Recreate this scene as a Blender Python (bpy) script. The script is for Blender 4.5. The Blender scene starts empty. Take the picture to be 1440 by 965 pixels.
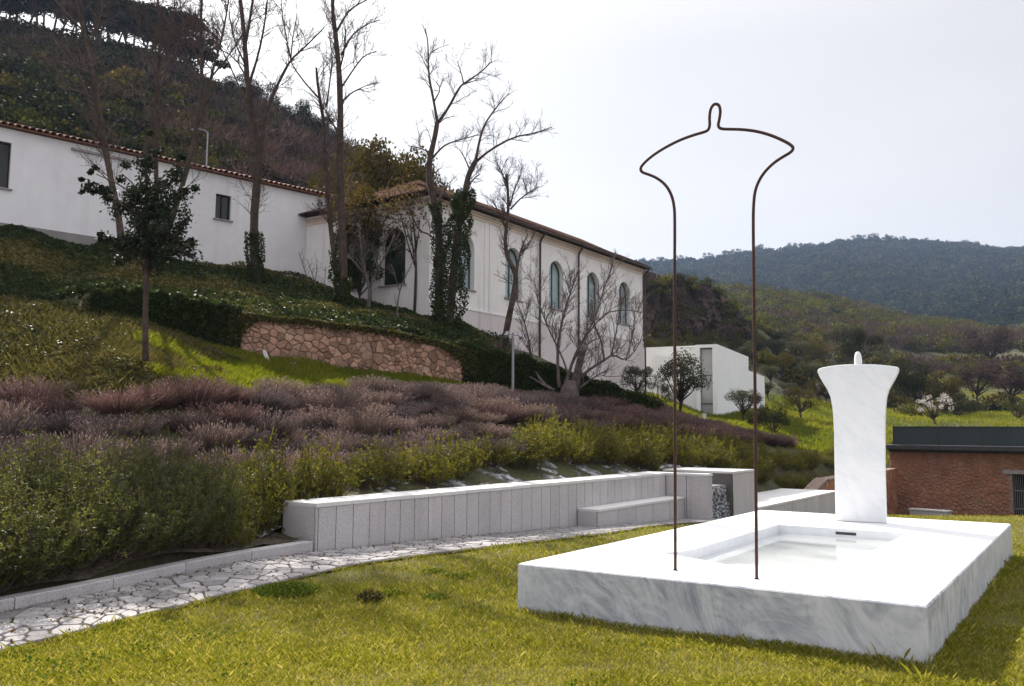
import bpy, bmesh, math
import numpy as np
from mathutils import Vector, Matrix
rng = np.random.default_rng(7)
S = bpy.context.scene
COL = S.collection

# ------------------------------------------------------------------ camera
F, PITCH, ROLL, CH = 1250.0, 0.098, 0.007, 1.65
cam = bpy.data.cameras.new('camera')
cam.sensor_width = 36.0
cam.lens = 36.0 * F / 1440.0
cam.clip_end = 6000
cam_o = bpy.data.objects.new('camera', cam)
COL.objects.link(cam_o)
cam_o.matrix_world = (Matrix.Translation((0, 0, CH)) @ Matrix.Rotation(math.pi / 2 + PITCH, 4, 'X')
                      @ Matrix.Rotation(ROLL, 4, 'Z'))
S.camera = cam_o
S.render.resolution_x, S.render.resolution_y = 1024, 686

# ------------------------------------------------------------------ sky, sun, exposure
SUN_AZ = math.atan2(-0.42, 0.907)          # angle from +Y, towards +X positive
SUN_EL = math.radians(36)
W = bpy.data.worlds.new('World')
S.world = W
W.use_nodes = True
nt = W.node_tree
nt.nodes.clear()
sky = nt.nodes.new('ShaderNodeTexSky')
sky.sky_type = 'NISHITA'
sky.sun_disc = False
sky.sun_elevation = SUN_EL
sky.sun_rotation = SUN_AZ
sky.air_density = 1.0
sky.dust_density = 2.5
sky.ozone_density = 1.0
hsv = nt.nodes.new('ShaderNodeHueSaturation')
hsv.inputs['Saturation'].default_value = 0.15
bgn = nt.nodes.new('ShaderNodeBackground')
bgn.inputs['Strength'].default_value = 0.1
wo = nt.nodes.new('ShaderNodeOutputWorld')
nt.links.new(sky.outputs[0], hsv.inputs['Color'])
nt.links.new(hsv.outputs[0], bgn.inputs['Color'])
veil = nt.nodes.new('ShaderNodeBackground')         # thin even white cloud veil over the whole sky
veil.inputs['Color'].default_value = (0.96, 0.96, 1.0, 1)
veil.inputs['Strength'].default_value = 1.0
wtc = nt.nodes.new('ShaderNodeTexCoord'); wsx = nt.nodes.new('ShaderNodeSeparateXYZ')
wrp = nt.nodes.new('ShaderNodeValToRGB')            # the veil is thicker towards the horizon, all round
for pos, v in ((0.0, .60), (.14, .55), (.40, .385), (1.0, .37)):
    e = wrp.color_ramp.elements[0] if pos == 0 else (wrp.color_ramp.elements[1] if pos == 1 else wrp.color_ramp.elements.new(pos))
    e.color = (.985 * v, .968 * v, .995 * v, 1)
nt.links.new(wtc.outputs['Generated'], wsx.inputs[0]); nt.links.new(wsx.outputs['Z'], wrp.inputs[0]); wno = nt.nodes.new('ShaderNodeTexNoise'); wno.inputs['Scale'].default_value = 2.2; wno.inputs['Detail'].default_value = 5; wno.inputs['Distortion'].default_value = .6
wmp = nt.nodes.new('ShaderNodeMapping'); wmp.inputs['Scale'].default_value = (1, 1, 3.0)
wr2 = nt.nodes.new('ShaderNodeValToRGB'); wr2.color_ramp.elements[0].position = .3; wr2.color_ramp.elements[0].color = (.93, .93, .94, 1); wr2.color_ramp.elements[1].position = .7; wr2.color_ramp.elements[1].color = (1.05, 1.05, 1.04, 1)
wmx = nt.nodes.new('ShaderNodeMix'); wmx.data_type = 'RGBA'; wmx.blend_type = 'MULTIPLY'; wmx.inputs[0].default_value = 1.0
nt.links.new(wtc.outputs['Generated'], wmp.inputs[0]); nt.links.new(wmp.outputs[0], wno.inputs['Vector']); nt.links.new(wno.outputs['Fac'], wr2.inputs[0])
nt.links.new(wrp.outputs[0], wmx.inputs[6]); nt.links.new(wr2.outputs[0], wmx.inputs[7]); nt.links.new(wmx.outputs[2], veil.inputs['Color'])
mixw = nt.nodes.new('ShaderNodeMixShader')
mixw.inputs[0].default_value = 0.76
nt.links.new(bgn.outputs[0], mixw.inputs[1])
nt.links.new(veil.outputs[0], mixw.inputs[2])
nt.links.new(mixw.outputs[0], wo.inputs[0])
sun = bpy.data.lights.new('sun', 'SUN')
sun.energy = 5.0
sun.angle = math.radians(0.6)
sun.color = (1.0, 0.93, 0.82)
sun_o = bpy.data.objects.new('sun', sun)
COL.objects.link(sun_o)
sdir = Vector((math.sin(SUN_AZ) * math.cos(SUN_EL), math.cos(SUN_AZ) * math.cos(SUN_EL), math.sin(SUN_EL)))
sun_o.rotation_euler = sdir.to_track_quat('Z', 'Y').to_euler()
S.view_settings.view_transform = 'Standard'
S.view_settings.look = 'None'
S.view_settings.gamma = 1.0
S.view_settings.exposure = 0.97
S.view_settings.use_curve_mapping = False
S.render.engine = 'CYCLES'
S.cycles.max_bounces = 6
S.cycles.diffuse_bounces = 3
S.cycles.transparent_max_bounces = 8
S.cycles.use_denoising = True
S.cycles.caustics_reflective = False
S.cycles.caustics_refractive = False

# ------------------------------------------------------------------ pixel helpers (pixels of the 1440 x 965 photograph)
cp, sp, cr, sr = math.cos(PITCH), math.sin(PITCH), math.cos(ROLL), math.sin(ROLL)
def ray(px, py):
    a, b = px - 720.0, py - 482.5
    X, Y = a * cr + b * sr, -a * sr + b * cr
    x, u = X / F, -Y / F
    return np.array([x, cp - u * sp, sp + u * cp])
def D(px, py, d):
    r = ray(px, py)
    return np.array([0, 0, CH]) + r * (d / r[1])
def G(px, py, z=0.0):
    r = ray(px, py)
    return np.array([0, 0, CH]) + r * ((z - CH) / r[2])
def pix(P):
    P = np.asarray(P, float)
    x, y, z = P[..., 0], P[..., 1], P[..., 2] - CH
    d, u = y * cp + z * sp, -y * sp + z * cp
    X, Y = F * x / d, -F * u / d
    return 720 + X * cr - Y * sr, 482.5 + X * sr + Y * cr
LY = np.array([0, 11, 14, 18, 22, 30, 43, 60, 90.0])
LZ = np.array([0, 0, -.10, -.28, -.48, -1.1, -2.3, -3.0, -4.0])
def zl(y):
    return np.interp(y, LY, LZ)
def GL(px, py):
    """where a pixel's ray meets the lawn"""
    r = ray(px, py)
    lo, hi = 2.0, 80.0
    for _ in range(50):
        m = (lo + hi) / 2
        z = CH + r[2] * m / r[1]
        if z > zl(m): lo = m
        else: hi = m
    return np.array([r[0] / r[1] * lo, lo, zl(lo)])

# ------------------------------------------------------------------ mesh helpers
def npmesh(name, V, faces, tint=None, smooth=False):
    me = bpy.data.meshes.new(name)
    V = np.asarray(V, np.float32)
    if not isinstance(faces, list): faces = [faces]
    faces = [np.asarray(f, np.int32) for f in faces if len(f)]
    me.vertices.add(len(V)); me.vertices.foreach_set('co', V.ravel())
    idx = np.concatenate([f.ravel() for f in faces])
    cnt = np.concatenate([np.full(len(f), f.shape[1], np.int32) for f in faces])
    st = np.concatenate([[0], np.cumsum(cnt)[:-1]]).astype(np.int32)
    me.loops.add(len(idx)); me.loops.foreach_set('vertex_index', idx)
    me.polygons.add(len(cnt)); me.polygons.foreach_set('loop_start', st)
    me.polygons.foreach_set('use_smooth', np.full(len(cnt), bool(smooth)))
    if tint is not None:
        a = me.attributes.new('tint', 'FLOAT', 'POINT'); a.data.foreach_set('value', np.asarray(tint, np.float32))
    me.update(calc_edges=True)
    return me
def link(name, me, m, parent=None, loc=None):
    o = bpy.data.objects.new(name, me)
    COL.objects.link(o)
    if me is not None and m is not None and not me.materials: me.materials.append(m)
    if parent is not None: o.parent = parent
    if loc is not None: o.location = loc
    return o
def tag(o, label=None, cat=None, group=None, kind=None):
    if label: o['label'] = label
    if cat: o['category'] = cat
    if group: o['group'] = group
    if kind: o['kind'] = kind
    return o
def thing(name, label, cat, loc=(0, 0, 0), group=None):
    o = bpy.data.objects.new(name, None)
    o.empty_display_size = .2
    COL.objects.link(o)
    o.location = [float(v) for v in loc]
    return tag(o, label, cat, group)
def copy_tree(o, parent=None):
    c = o.copy(); COL.objects.link(c); c.parent = parent
    for ch in o.children: copy_tree(ch, c)
    return c
class MB:
    def __init__(self): self.V, self.F, self.T, self.n = [], {}, [], 0
    def add(self, V, Fs, tint=0.5):
        V = np.asarray(V, float).reshape(-1, 3)
        if not isinstance(Fs, list): Fs = [Fs]
        for f in Fs:
            f = np.asarray(f, int)
            if len(f): self.F.setdefault(f.shape[1], []).append(f + self.n)
        self.V.append(V)
        self.T.append(np.broadcast_to(np.asarray(tint, float), (len(V),)))
        self.n += len(V)
        return self
    def box(self, o, ax, ay, az):
        o, ax, ay, az = [np.asarray(v, float) for v in (o, ax, ay, az)]
        V = [o + ax * i + ay * j + az * k for k in (0, 1) for j in (0, 1) for i in (0, 1)]
        return self.add(V, np.array([[0, 2, 3, 1], [4, 5, 7, 6], [0, 1, 5, 4], [2, 6, 7, 3], [0, 4, 6, 2], [1, 3, 7, 5]]))
    def abox(self, x0, x1, y0, y1, z0, z1):
        return self.box((x0, y0, z0), (x1 - x0, 0, 0), (0, y1 - y0, 0), (0, 0, z1 - z0))
    def cbox(self, o, ax, ay, az, ch=.008):
        """box with chamfered edges"""
        o = np.asarray(o, float); A = [np.asarray(v, float) for v in (ax, ay, az)]
        L = [np.linalg.norm(v) for v in A]; U = [v / l for v, l in zip(A, L)]
        pts = []
        for k in (0, 1):
            for j in (0, 1):
                for i in (0, 1):
                    s = (i, j, k)
                    for q in range(3):
                        p = o.copy()
                        for r in range(3):
                            t = s[r] * L[r]
                            if r != q: t += ch if s[r] == 0 else -ch
                            p = p + U[r] * t
                        pts.append(p)
        def vid(i, j, k, q): return ((k * 2 + j) * 2 + i) * 3 + q
        quads, tris = [], []
        for q in range(3):
            r, s_ = [(1, 2), (0, 2), (0, 1)][q]
            for e in (0, 1):
                c = []
                for (b, d) in ((0, 0), (1, 0), (1, 1), (0, 1)):
                    ijk = [0, 0, 0]; ijk[q] = e; ijk[r] = b; ijk[s_] = d
                    c.append(vid(*ijk, q))
                quads.append(c)
            for b in (0, 1):
                for d in (0, 1):
                    lo = [0, 0, 0]; lo[r] = b; lo[s_] = d; hi = list(lo); hi[q] = 1
                    quads.append([vid(*lo, r), vid(*hi, r), vid(*hi, s_), vid(*lo, s_)])
        for k in (0, 1):
            for j in (0, 1):
                for i in (0, 1): tris.append([vid(i, j, k, 0), vid(i, j, k, 1), vid(i, j, k, 2)])
        return self.add(pts, [np.array(quads), np.array(tris)])
    def tube(self, P, R, n=6, cap=True, tint=0.5):
        P = np.asarray(P, float); m = len(P)
        R = np.broadcast_to(np.asarray(R, float), (m,))
        T = np.gradient(P, axis=0); T /= np.linalg.norm(T, axis=1)[:, None] + 1e-9
        ref = np.array([0, 0, 1.0]) if abs(T[0][2]) < .9 else np.array([1.0, 0, 0])
        Nn = np.zeros_like(P); v = np.cross(T[0], ref); v /= np.linalg.norm(v); Nn[0] = v
        for i in range(1, m):
            v = Nn[i - 1] - T[i] * (Nn[i - 1] @ T[i]); Nn[i] = v / (np.linalg.norm(v) + 1e-9)
        B = np.cross(T, Nn)
        an = np.arange(n) / n * 2 * np.pi
        V = P[:, None] + R[:, None, None] * (np.cos(an)[None, :, None] * Nn[:, None] + np.sin(an)[None, :, None] * B[:, None])
        i = np.arange(m - 1)[:, None] * n; j = np.arange(n)[None]
        q = np.stack([i + j, i + (j + 1) % n, i + n + (j + 1) % n, i + n + j], -1).reshape(-1, 4)
        fs = [q]
        V = V.reshape(-1, 3)
        if cap:
            V = np.vstack([V, P[0], P[-1]]); a, b = m * n, m * n + 1
            k = np.arange(n)
            fs.append(np.vstack([np.stack([np.full(n, a), (k + 1) % n, k], 1),
                                 np.stack([np.full(n, b), (m - 1) * n + k, (m - 1) * n + (k + 1) % n], 1)]))
        return self.add(V, fs, tint)
    def prism(self, O2, o, u, v, w):
        """2-D outline O2 in frame (o,u,v), extruded by vector w"""
        O2 = np.asarray(O2, float); n = len(O2)
        u, v, w, o = [np.asarray(t, float) for t in (u, v, w, o)]
        A = o + O2[:, :1] * u + O2[:, 1:2] * v
        V = np.vstack([A, A + w]); k = np.arange(n)
        self.add(V, [np.stack([k, (k + 1) % n, n + (k + 1) % n, n + k], 1)])
        self.add(V, [k[None, ::-1], (n + k)[None]])
        return self
    def build(self, name, m, parent=None, smooth=False, loc=None, tint=False):
        V = np.vstack(self.V)
        if loc is None and parent is not None:
            base = np.array(parent.location); pp = parent.parent
            while pp is not None: base = base + np.array(pp.location); pp = pp.parent
            V = V - base
        me = npmesh(name, V, [np.vstack(f) for f in self.F.values()], np.concatenate(self.T) if tint else None, smooth)
        return link(name, me, m, parent, loc)

def fbm(x, y, sc=1.0, seed=0, octv=3):
    r = np.random.default_rng(seed); o = 0; a = 1.0
    for k in range(octv):
        for q in range(3):
            an = r.uniform(0, 6.28); ph = r.uniform(0, 6.28); f = sc * 2 ** k * r.uniform(.7, 1.3)
            o = o + a * np.sin((x * math.cos(an) + y * math.sin(an)) * f + ph) / 3
        a *= .55
    return o

# ------------------------------------------------------------------ materials
MT = {}
def nodes(name):
    m = bpy.data.materials.new(name); m.use_nodes = True
    return m, m.node_tree.nodes, m.node_tree.links, m.node_tree.nodes['Principled BSDF']
def rgb(c): return (*c, 1.0)
def noise(N, L, sc, det=4, rough=.6, coord='Object', mapping=None, dist=0.0):
    tc = N.new('ShaderNodeTexCoord')
    n = N.new('ShaderNodeTexNoise'); n.inputs['Scale'].default_value = sc
    n.inputs['Detail'].default_value = det; n.inputs['Roughness'].default_value = rough
    n.inputs['Distortion'].default_value = dist
    if mapping:
        mp = N.new('ShaderNodeMapping'); mp.inputs['Rotation'].default_value = mapping[0]; mp.inputs['Scale'].default_value = mapping[1]
        L.new(tc.outputs[coord], mp.inputs[0]); L.new(mp.outputs[0], n.inputs['Vector'])
    else: L.new(tc.outputs[coord], n.inputs['Vector'])
    return n.outputs['Fac']
def ramp(N, L, fac, stops, interp='LINEAR'):
    r = N.new('ShaderNodeValToRGB'); r.color_ramp.interpolation = interp
    e = r.color_ramp.elements
    while len(e) < len(stops): e.new(.5)
    for k, (p, c) in enumerate(stops): e[k].position = p; e[k].color = rgb(c)
    L.new(fac, r.inputs[0]); return r.outputs[0]
def mixc(N, L, f, a, b, mode='MIX'):
    x = N.new('ShaderNodeMix'); x.data_type = 'RGBA'; x.blend_type = mode
    for s, v in ((x.inputs[0], f), (x.inputs[6], a), (x.inputs[7], b)):
        if isinstance(v, (int, float)): s.default_value = v
        elif isinstance(v, tuple): s.default_value = rgb(v)
        else: L.new(v, s)
    return x.outputs[2]
def bump(N, L, B, h, st=.3, dist=.02):
    b = N.new('ShaderNodeBump'); b.inputs['Strength'].default_value = st; b.inputs['Distance'].default_value = dist
    L.new(h, b.inputs['Height']); L.new(b.outputs[0], B.inputs['Normal'])
def surf(name, stops, sc=3, rough=.8, bsc=None, bst=.3, bd=.02, fine=None, rand=0.0, spec=.3, det=5, coord='Object', metal=0.0):
    """noise-ramped surface with optional fine speckle, per-object tone and bump"""
    m, N, L, B = nodes(name)
    c = ramp(N, L, noise(N, L, sc, det, coord=coord), stops)
    if fine:
        f = noise(N, L, fine[0], 2, coord=coord)
        c = mixc(N, L, fine[1], c, ramp(N, L, f, [(.35, fine[2]), (.65, fine[3])]), 'MIX')
    if rand:
        oi = N.new('ShaderNodeObjectInfo')
        c = mixc(N, L, 1.0, c, ramp(N, L, oi.outputs['Random'], [(0, (1 - rand,) * 3), (1, (1 + rand * .3,) * 3)]), 'MULTIPLY')
    L.new(c, B.inputs['Base Color'])
    B.inputs['Roughness'].default_value = rough
    B.inputs['Specular IOR Level'].default_value = spec
    B.inputs['Metallic'].default_value = metal
    if bsc: bump(N, L, B, noise(N, L, bsc, 5, coord=coord), bst, bd)
    MT[name] = m; return m
def leafm(name, c1, c2, c3=None, trans=.35, rough=.5, spec=.4, rand=.15, tcol=(1.25, 1.2, .6)):
    """leaf: colour by the leaf's own tint value, part of the light passes through"""
    m, N, L, B = nodes(name)
    at = N.new('ShaderNodeAttribute'); at.attribute_name = 'tint'
    st = [(0, c1), (1, c2)] if c3 is None else [(0, c1), (.6, c2), (1, c3)]
    c = ramp(N, L, at.outputs['Fac'], st)
    if rand:
        oi = N.new('ShaderNodeObjectInfo')
        c = mixc(N, L, 1.0, c, ramp(N, L, oi.outputs['Random'], [(0, (1 - rand, 1 - rand, 1 - rand)), (1, (1 + rand, 1 + rand * .7, 1))]), 'MULTIPLY')
    L.new(c, B.inputs['Base Color'])
    B.inputs['Roughness'].default_value = rough; B.inputs['Specular IOR Level'].default_value = spec
    if trans:
        t = N.new('ShaderNodeBsdfTranslucent'); mx = N.new('ShaderNodeMixShader'); mx.inputs[0].default_value = trans
        L.new(mixc(N, L, 1.0, c, tcol, 'MULTIPLY'), t.inputs['Color'])
        L.new(B.outputs[0], mx.inputs[1]); L.new(t.outputs[0], mx.inputs[2])
        L.new(mx.outputs[0], N['Material Output'].inputs['Surface'])
    MT[name] = m; return m
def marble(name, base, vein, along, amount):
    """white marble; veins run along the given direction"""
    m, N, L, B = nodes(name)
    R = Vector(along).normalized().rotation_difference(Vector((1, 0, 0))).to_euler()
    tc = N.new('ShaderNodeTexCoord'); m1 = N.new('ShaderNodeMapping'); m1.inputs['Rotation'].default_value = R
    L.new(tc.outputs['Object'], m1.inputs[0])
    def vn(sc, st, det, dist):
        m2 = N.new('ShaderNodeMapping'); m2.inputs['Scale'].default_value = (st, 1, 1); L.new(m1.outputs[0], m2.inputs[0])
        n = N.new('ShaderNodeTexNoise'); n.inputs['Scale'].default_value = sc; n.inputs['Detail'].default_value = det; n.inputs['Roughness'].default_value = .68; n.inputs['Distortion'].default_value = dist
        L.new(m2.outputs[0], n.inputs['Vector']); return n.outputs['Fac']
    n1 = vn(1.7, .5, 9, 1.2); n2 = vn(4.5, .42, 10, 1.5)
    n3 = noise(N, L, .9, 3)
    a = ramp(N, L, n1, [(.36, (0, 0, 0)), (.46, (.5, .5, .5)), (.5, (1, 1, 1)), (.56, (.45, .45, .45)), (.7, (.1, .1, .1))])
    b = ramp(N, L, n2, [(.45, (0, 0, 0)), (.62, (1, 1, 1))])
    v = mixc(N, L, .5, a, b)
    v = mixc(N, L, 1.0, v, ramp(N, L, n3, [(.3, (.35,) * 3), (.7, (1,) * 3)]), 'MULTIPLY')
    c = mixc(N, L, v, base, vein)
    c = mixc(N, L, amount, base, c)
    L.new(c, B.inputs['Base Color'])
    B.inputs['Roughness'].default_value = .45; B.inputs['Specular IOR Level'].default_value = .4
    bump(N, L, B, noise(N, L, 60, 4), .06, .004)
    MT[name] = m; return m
def glassy(name, c, rough=.06, spec=.6):
    m, N, L, B = nodes(name)
    L.new(ramp(N, L, noise(N, L, .8, 2), [(.3, c), (.7, tuple(v * 1.15 for v in c))]), B.inputs['Base Color'])
    B.inputs['Roughness'].default_value = rough; B.inputs['Specular IOR Level'].default_value = spec
    MT[name] = m; return m

surf('lawn', [(.25, (.05, .046, .016)), (.5, (.075, .075, .02)), (.75, (.115, .10, .032))], 2.5, .95, 18, .6, .03, (60, .5, (.03, .032, .01), (.16, .135, .05)))
surf('hill', [(.3, (.035, .03, .018)), (.5, (.06, .06, .022)), (.7, (.075, .085, .028))], .9, .95, 9, .6, .05, (12, .4, (.02, .018, .012), (.09, .08, .04)))
surf('soil', [(.3, (.03, .023, .017)), (.55, (.065, .05, .035)), (.7, (.11, .085, .06))], 4, .95, 20, .7, .03, (22, .35, (.02, .016, .01), (.17, .14, .1)))
surf('joint', [(.3, (.03, .024, .012)), (.5, (.06, .05, .02)), (.7, (.085, .055, .02))], 9, .95, 30, .6, .02)
surf('flag', [(.3, (.26, .245, .257)), (.5, (.36, .34, .353)), (.72, (.46, .44, .45))], 5, .8, 26, .5, .012, (60, .3, (.17, .155, .15), (.55, .53, .53)), .45, spec=.1)
surf('granite', [(.3, (.42, .39, .40)), (.7, (.55, .52, .54))], 1.5, .8, 120, .15, .004, (85, .55, (.25, .23, .25), (.74, .72, .74)), .1)
surf('granite_cap', [(.3, (.62, .60, .60)), (.7, (.72, .70, .70))], 2, .7, 120, .12, .004, (90, .35, (.45, .43, .44), (.82, .81, .82)), .06)
surf('granite_shaded', [(.3, (.07, .06, .06)), (.7, (.14, .125, .125))], 2.5, .6, 120, .15, .004, (85, .4, (.04, .035, .035), (.24, .22, .22)))  # shade on the block's channel side, put into a darker granite colour
surf('joint_dark', [(.3, (.03, .022, .018)), (.7, (.06, .042, .034))], 8, .95)
surf('wetrock', [(.35, (.02, .02, .025)), (.5, (.1, .1, .12)), (.62, (.55, .56, .62)), (.75, (.05, .05, .055))], 16, .35, 22, .9, .05, spec=.6)
surf('plaster', [(.3, (.74, .72, .76)), (.7, (.83, .82, .85))], .5, .9, 30, .1, .01, (3, .12, (.64, .62, .65), (.9, .88, .9)))
surf('plaster_warm', [(.3, (.75, .71, .72)), (.7, (.85, .82, .82))], .45, .9, 30, .1, .01, (4, .12, (.62, .58, .58), (.9, .87, .86)))
surf('dado', [(.3, (.60, .53, .54)), (.7, (.68, .62, .63))], .5, .9, 20, .12, .01)
surf('cornice', [(.3, (.60, .47, .38)), (.7, (.72, .62, .54))], .7, .9, 20, .1, .01)
surf('plinth_band', [(.3, (.22, .20, .20)), (.7, (.3, .28, .28))], 1, .9)
surf('white_render', [(.3, (.82, .82, .83)), (.7, (.88, .88, .89))], .4, .85, 30, .06, .01)
surf('tile', [(.25, (.16, .075, .05)), (.5, (.26, .12, .08)), (.75, (.40, .25, .18))], 3, .9, 20, .4, .02, rand=.4)
surf('tile_old', [(.25, (.05, .03, .026)), (.5, (.088, .052, .043)), (.75, (.13, .085, .07))], 2.5, .95, 12, .5, .03, rand=.35, spec=0)
surf('stonewall', [(.25, (.30, .155, .11)), (.5, (.44, .255, .18)), (.75, (.54, .37, .29))], 1.2, .9, 14, .7, .03, (16, .3, (.22, .12, .085), (.6, .45, .37)), .5, spec=.1)
surf('mortar', [(.3, (.19, .135, .11)), (.7, (.30, .22, .185))], 6, .95, 20, .5, .02)
surf('redstone', [(.25, (.22, .095, .058)), (.5, (.35, .155, .095)), (.75, (.45, .24, .16))], 1.6, .9, 12, .6, .03, rand=.3)
surf('rust', [(.3, (.035, .018, .016)), (.6, (.075, .03, .022)), (.8, (.13, .045, .025))], 30, .7, 80, .3, .003, spec=.4, metal=.2)
surf('downpipe', [(.3, (.035, .022, .022)), (.7, (.06, .035, .03))], 5, .5)
surf('dark_metal', [(.3, (.04, .04, .045)), (.7, (.06, .06, .065))], 4, .5)
surf('grey_metal', [(.3, (.22, .22, .25)), (.7, (.32, .32, .35))], 6, .4, metal=.5)
surf('white_paint', [(.3, (.72, .72, .74)), (.7, (.8, .8, .82))], 6, .6)
surf('frame_dark', [(.3, (.03, .022, .02)), (.7, (.055, .04, .035))], 6, .6)
surf('frame_teal', [(.3, (.03, .06, .055)), (.7, (.05, .09, .085))], 6, .5)
surf('sill', [(.3, (.25, .22, .23)), (.7, (.36, .33, .34))], 5, .85)
surf('bark', [(.3, (.035, .024, .02)), (.55, (.075, .052, .042)), (.75, (.12, .088, .07))], 5, .95, 30, .7, .02)
surf('bark_grey', [(.3, (.07, .055, .055)), (.55, (.14, .11, .11)), (.75, (.2, .165, .16))], 5, .95, 30, .6, .02)
surf('twig', [(.3, (.06, .04, .036)), (.7, (.11, .075, .065))], 5, .9)
surf('cliff', [(.3, (.028, .019, .016)), (.5, (.062, .038, .029)), (.7, (.12, .078, .058))], .5, .95, .9, 1.0, .8)
surf('film', [(.4, (.03, .028, .026)), (.5, (.12, .12, .12)), (.58, (.45, .45, .48)), (.75, (.6, .6, .64))], 3.2, .3, 14, .9, .05, spec=.6)
def streaks(name, amount, dark):
    m = MT[name]; N, L = m.node_tree.nodes, m.node_tree.links; B = N['Principled BSDF']; src = B.inputs['Base Color'].links[0].from_socket
    f = noise(N, L, 1.0, 5, .65, mapping=((0, 0, 0), (2.6, 2.6, .16))); g = noise(N, L, .35, 3)
    v = ramp(N, L, f, [(.5, (0, 0, 0)), (.72, (1, 1, 1))]); v = mixc(N, L, 1.0, v, ramp(N, L, g, [(.4, (0, 0, 0)), (.65, (1, 1, 1))]), 'MULTIPLY')
    v = mixc(N, L, 1.0, v, (amount,) * 3, 'MULTIPLY'); L.new(mixc(N, L, v, src, dark), B.inputs['Base Color'])
streaks('plaster', .45, (.42, .40, .42)); streaks('plaster_warm', .4, (.45, .40, .38)); streaks('dado', .5, (.36, .32, .31)); streaks('granite', .5, (.24, .19, .17)); streaks('white_render', .2, (.5, .5, .5))
glassy('pane', (.32, .39, .42), .05, .9)  # pale blue-grey base: the reflected sky is put into the colour
glassy('pane_pale', (.30, .31, .33), .08, .7)
glassy('pane_dark', (.015, .015, .018), .08, .5)
glassy('pane_green', (.012, .022, .012), .08, .4)
glassy('parapet_glass', (.050, .060, .068), .18, .3)
marble('marble_side_shade', (.70, .71, .76), (.20, .22, .30), (.55, -.36, -.6), .95)  # bluish shade of the slab's upright faces is put into the base colour
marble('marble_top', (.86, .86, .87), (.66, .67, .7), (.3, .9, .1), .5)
marble('marble_figure', (.80, .81, .84), (.55, .57, .63), (.6, -.3, -.55), .6)
leafm('grass', (.10, .13, .013), (.22, .212, .026), (.45, .39, .15), .45, .75, .1, 0)
leafm('grass_vivid', (.065, .095, .008), (.145, .165, .016), (.26, .24, .045), .5, .7, .12, 0)
leafm('ivy', (.022, .034, .013), (.042, .058, .019), (.11, .112, .036), .25, .6, .1, 0)
leafm('ivy_dry', (.04, .044, .016), (.085, .08, .026), (.18, .14, .055), .25, .6, .15, 0)
leafm('rosemary', (.042, .056, .021), (.10, .115, .037), (.25, .25, .10), .42, .6, .3, .25)
leafm('rosemary_far', (.055, .066, .014), (.15, .15, .027), (.28, .255, .065), .42, .6, .2, .3)
leafm('lavender', (.095, .074, .075), (.185, .148, .153), (.33, .28, .295), .28, .85, .05, .3, (1.08, .97, 1.0))
leafm('lavender_red', (.10, .066, .064), (.19, .13, .132), (.30, .225, .23), .28, .85, .05, .25, (1.1, .94, .96))
leafm('oak', (.014, .02, .011), (.026, .034, .016), (.06, .066, .03), .15, .6, .2, 0)
leafm('olive', (.036, .040, .025), (.07, .075, .048), (.14, .14, .095), .22, .7, .12, .25)
leafm('scrub', (.022, .027, .012), (.042, .048, .019), (.08, .08, .03), .2, .85, .05, .3)
leafm('scrub_warm', (.045, .038, .014), (.085, .072, .024), (.15, .12, .045), .25, .85, .05, .3)
leafm('brush_bare', (.05, .032, .031), (.10, .068, .066), (.19, .135, .135), .12, .85, .05, .3, (1, .95, .95))
leafm('valley_green', (.048, .055, .017), (.105, .11, .030), (.20, .185, .055), .28, .85, .05, .4)
leafm('leaf_brown', (.06, .042, .022), (.11, .075, .035), (.18, .125, .055), .3, .8, .05, .2)
leafm('blossom', (.5, .45, .46), (.68, .64, .64), (.8, .78, .77), .3, .7, .1, .1, (1, 1, 1))
leafm('wood_far', (.012, .019, .016), (.022, .031, .023), (.040, .050, .031), .1, .95, .0, .4, (1, 1, .8))
leafm('pine', (.012, .016, .010), (.022, .027, .015), (.04, .045, .024), .1, .8, .08, .2)
leafm('clover', (.05, .085, .010), (.085, .125, .014), (.14, .17, .025), .35, .7, .1, 0)
def water_mat():
    m, N, L, B = nodes('water')
    B.inputs['Base Color'].default_value = (.74, .78, .78, 1)
    B.inputs['Roughness'].default_value = .03
    B.inputs['Specular IOR Level'].default_value = .7
    B.inputs['Alpha'].default_value = .55
    bump(N, L, B, noise(N, L, 14, 2), .02, .01)
    MT['water'] = m
water_mat()

# ------------------------------------------------------------------ terrain
WU = np.array([.552, .834, 0.0]); WN = np.array([.834, -.552, 0.0])      # along the granite wall / its front normal
W0 = np.array([-2.66, 12.30, 0.0])                                      # front bottom corner of the granite wall
Wm = W0 - WN * .3
def wl(s, t=0.0, z=0.0):
    p = W0 + WU * s + WN * t; return np.array([p[0], p[1], z])
BND = [(-9.5, 2.0), (-7.0, 3.6), (-5.5, 5.6), (-4.57, 8.03), (-4.14, 9.04), (-3.78, 10.37), (-3.30, 11.4), (-2.95, 12.45)]
BND += [tuple((Wm + WU * s)[:2]) for s in (.5, 2, 4, 6, 8, 10, 12, 13.5)] + [tuple((W0 + WU * s - WN * .75)[:2]) for s in (15.6, 18, 21, 24)]
BND += [(13.6, 38.2), (17.9, 44.6), (24.5, 42.2), (35, 38.2), (60, 32)]
BA = np.array([720 + 1250 * x / y for x, y in BND]); BD = np.array([y for x, y in BND])
ZBA = np.array([-5000, 426, 440, 1030, 1044, 1058, 1100, 1140, 1180, 1220, 4000]); ZBZ = np.array([.10, .12, .50, .50, .40, -.40, -.45, -1.1, -1.6, -2.3, -2.3])
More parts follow.
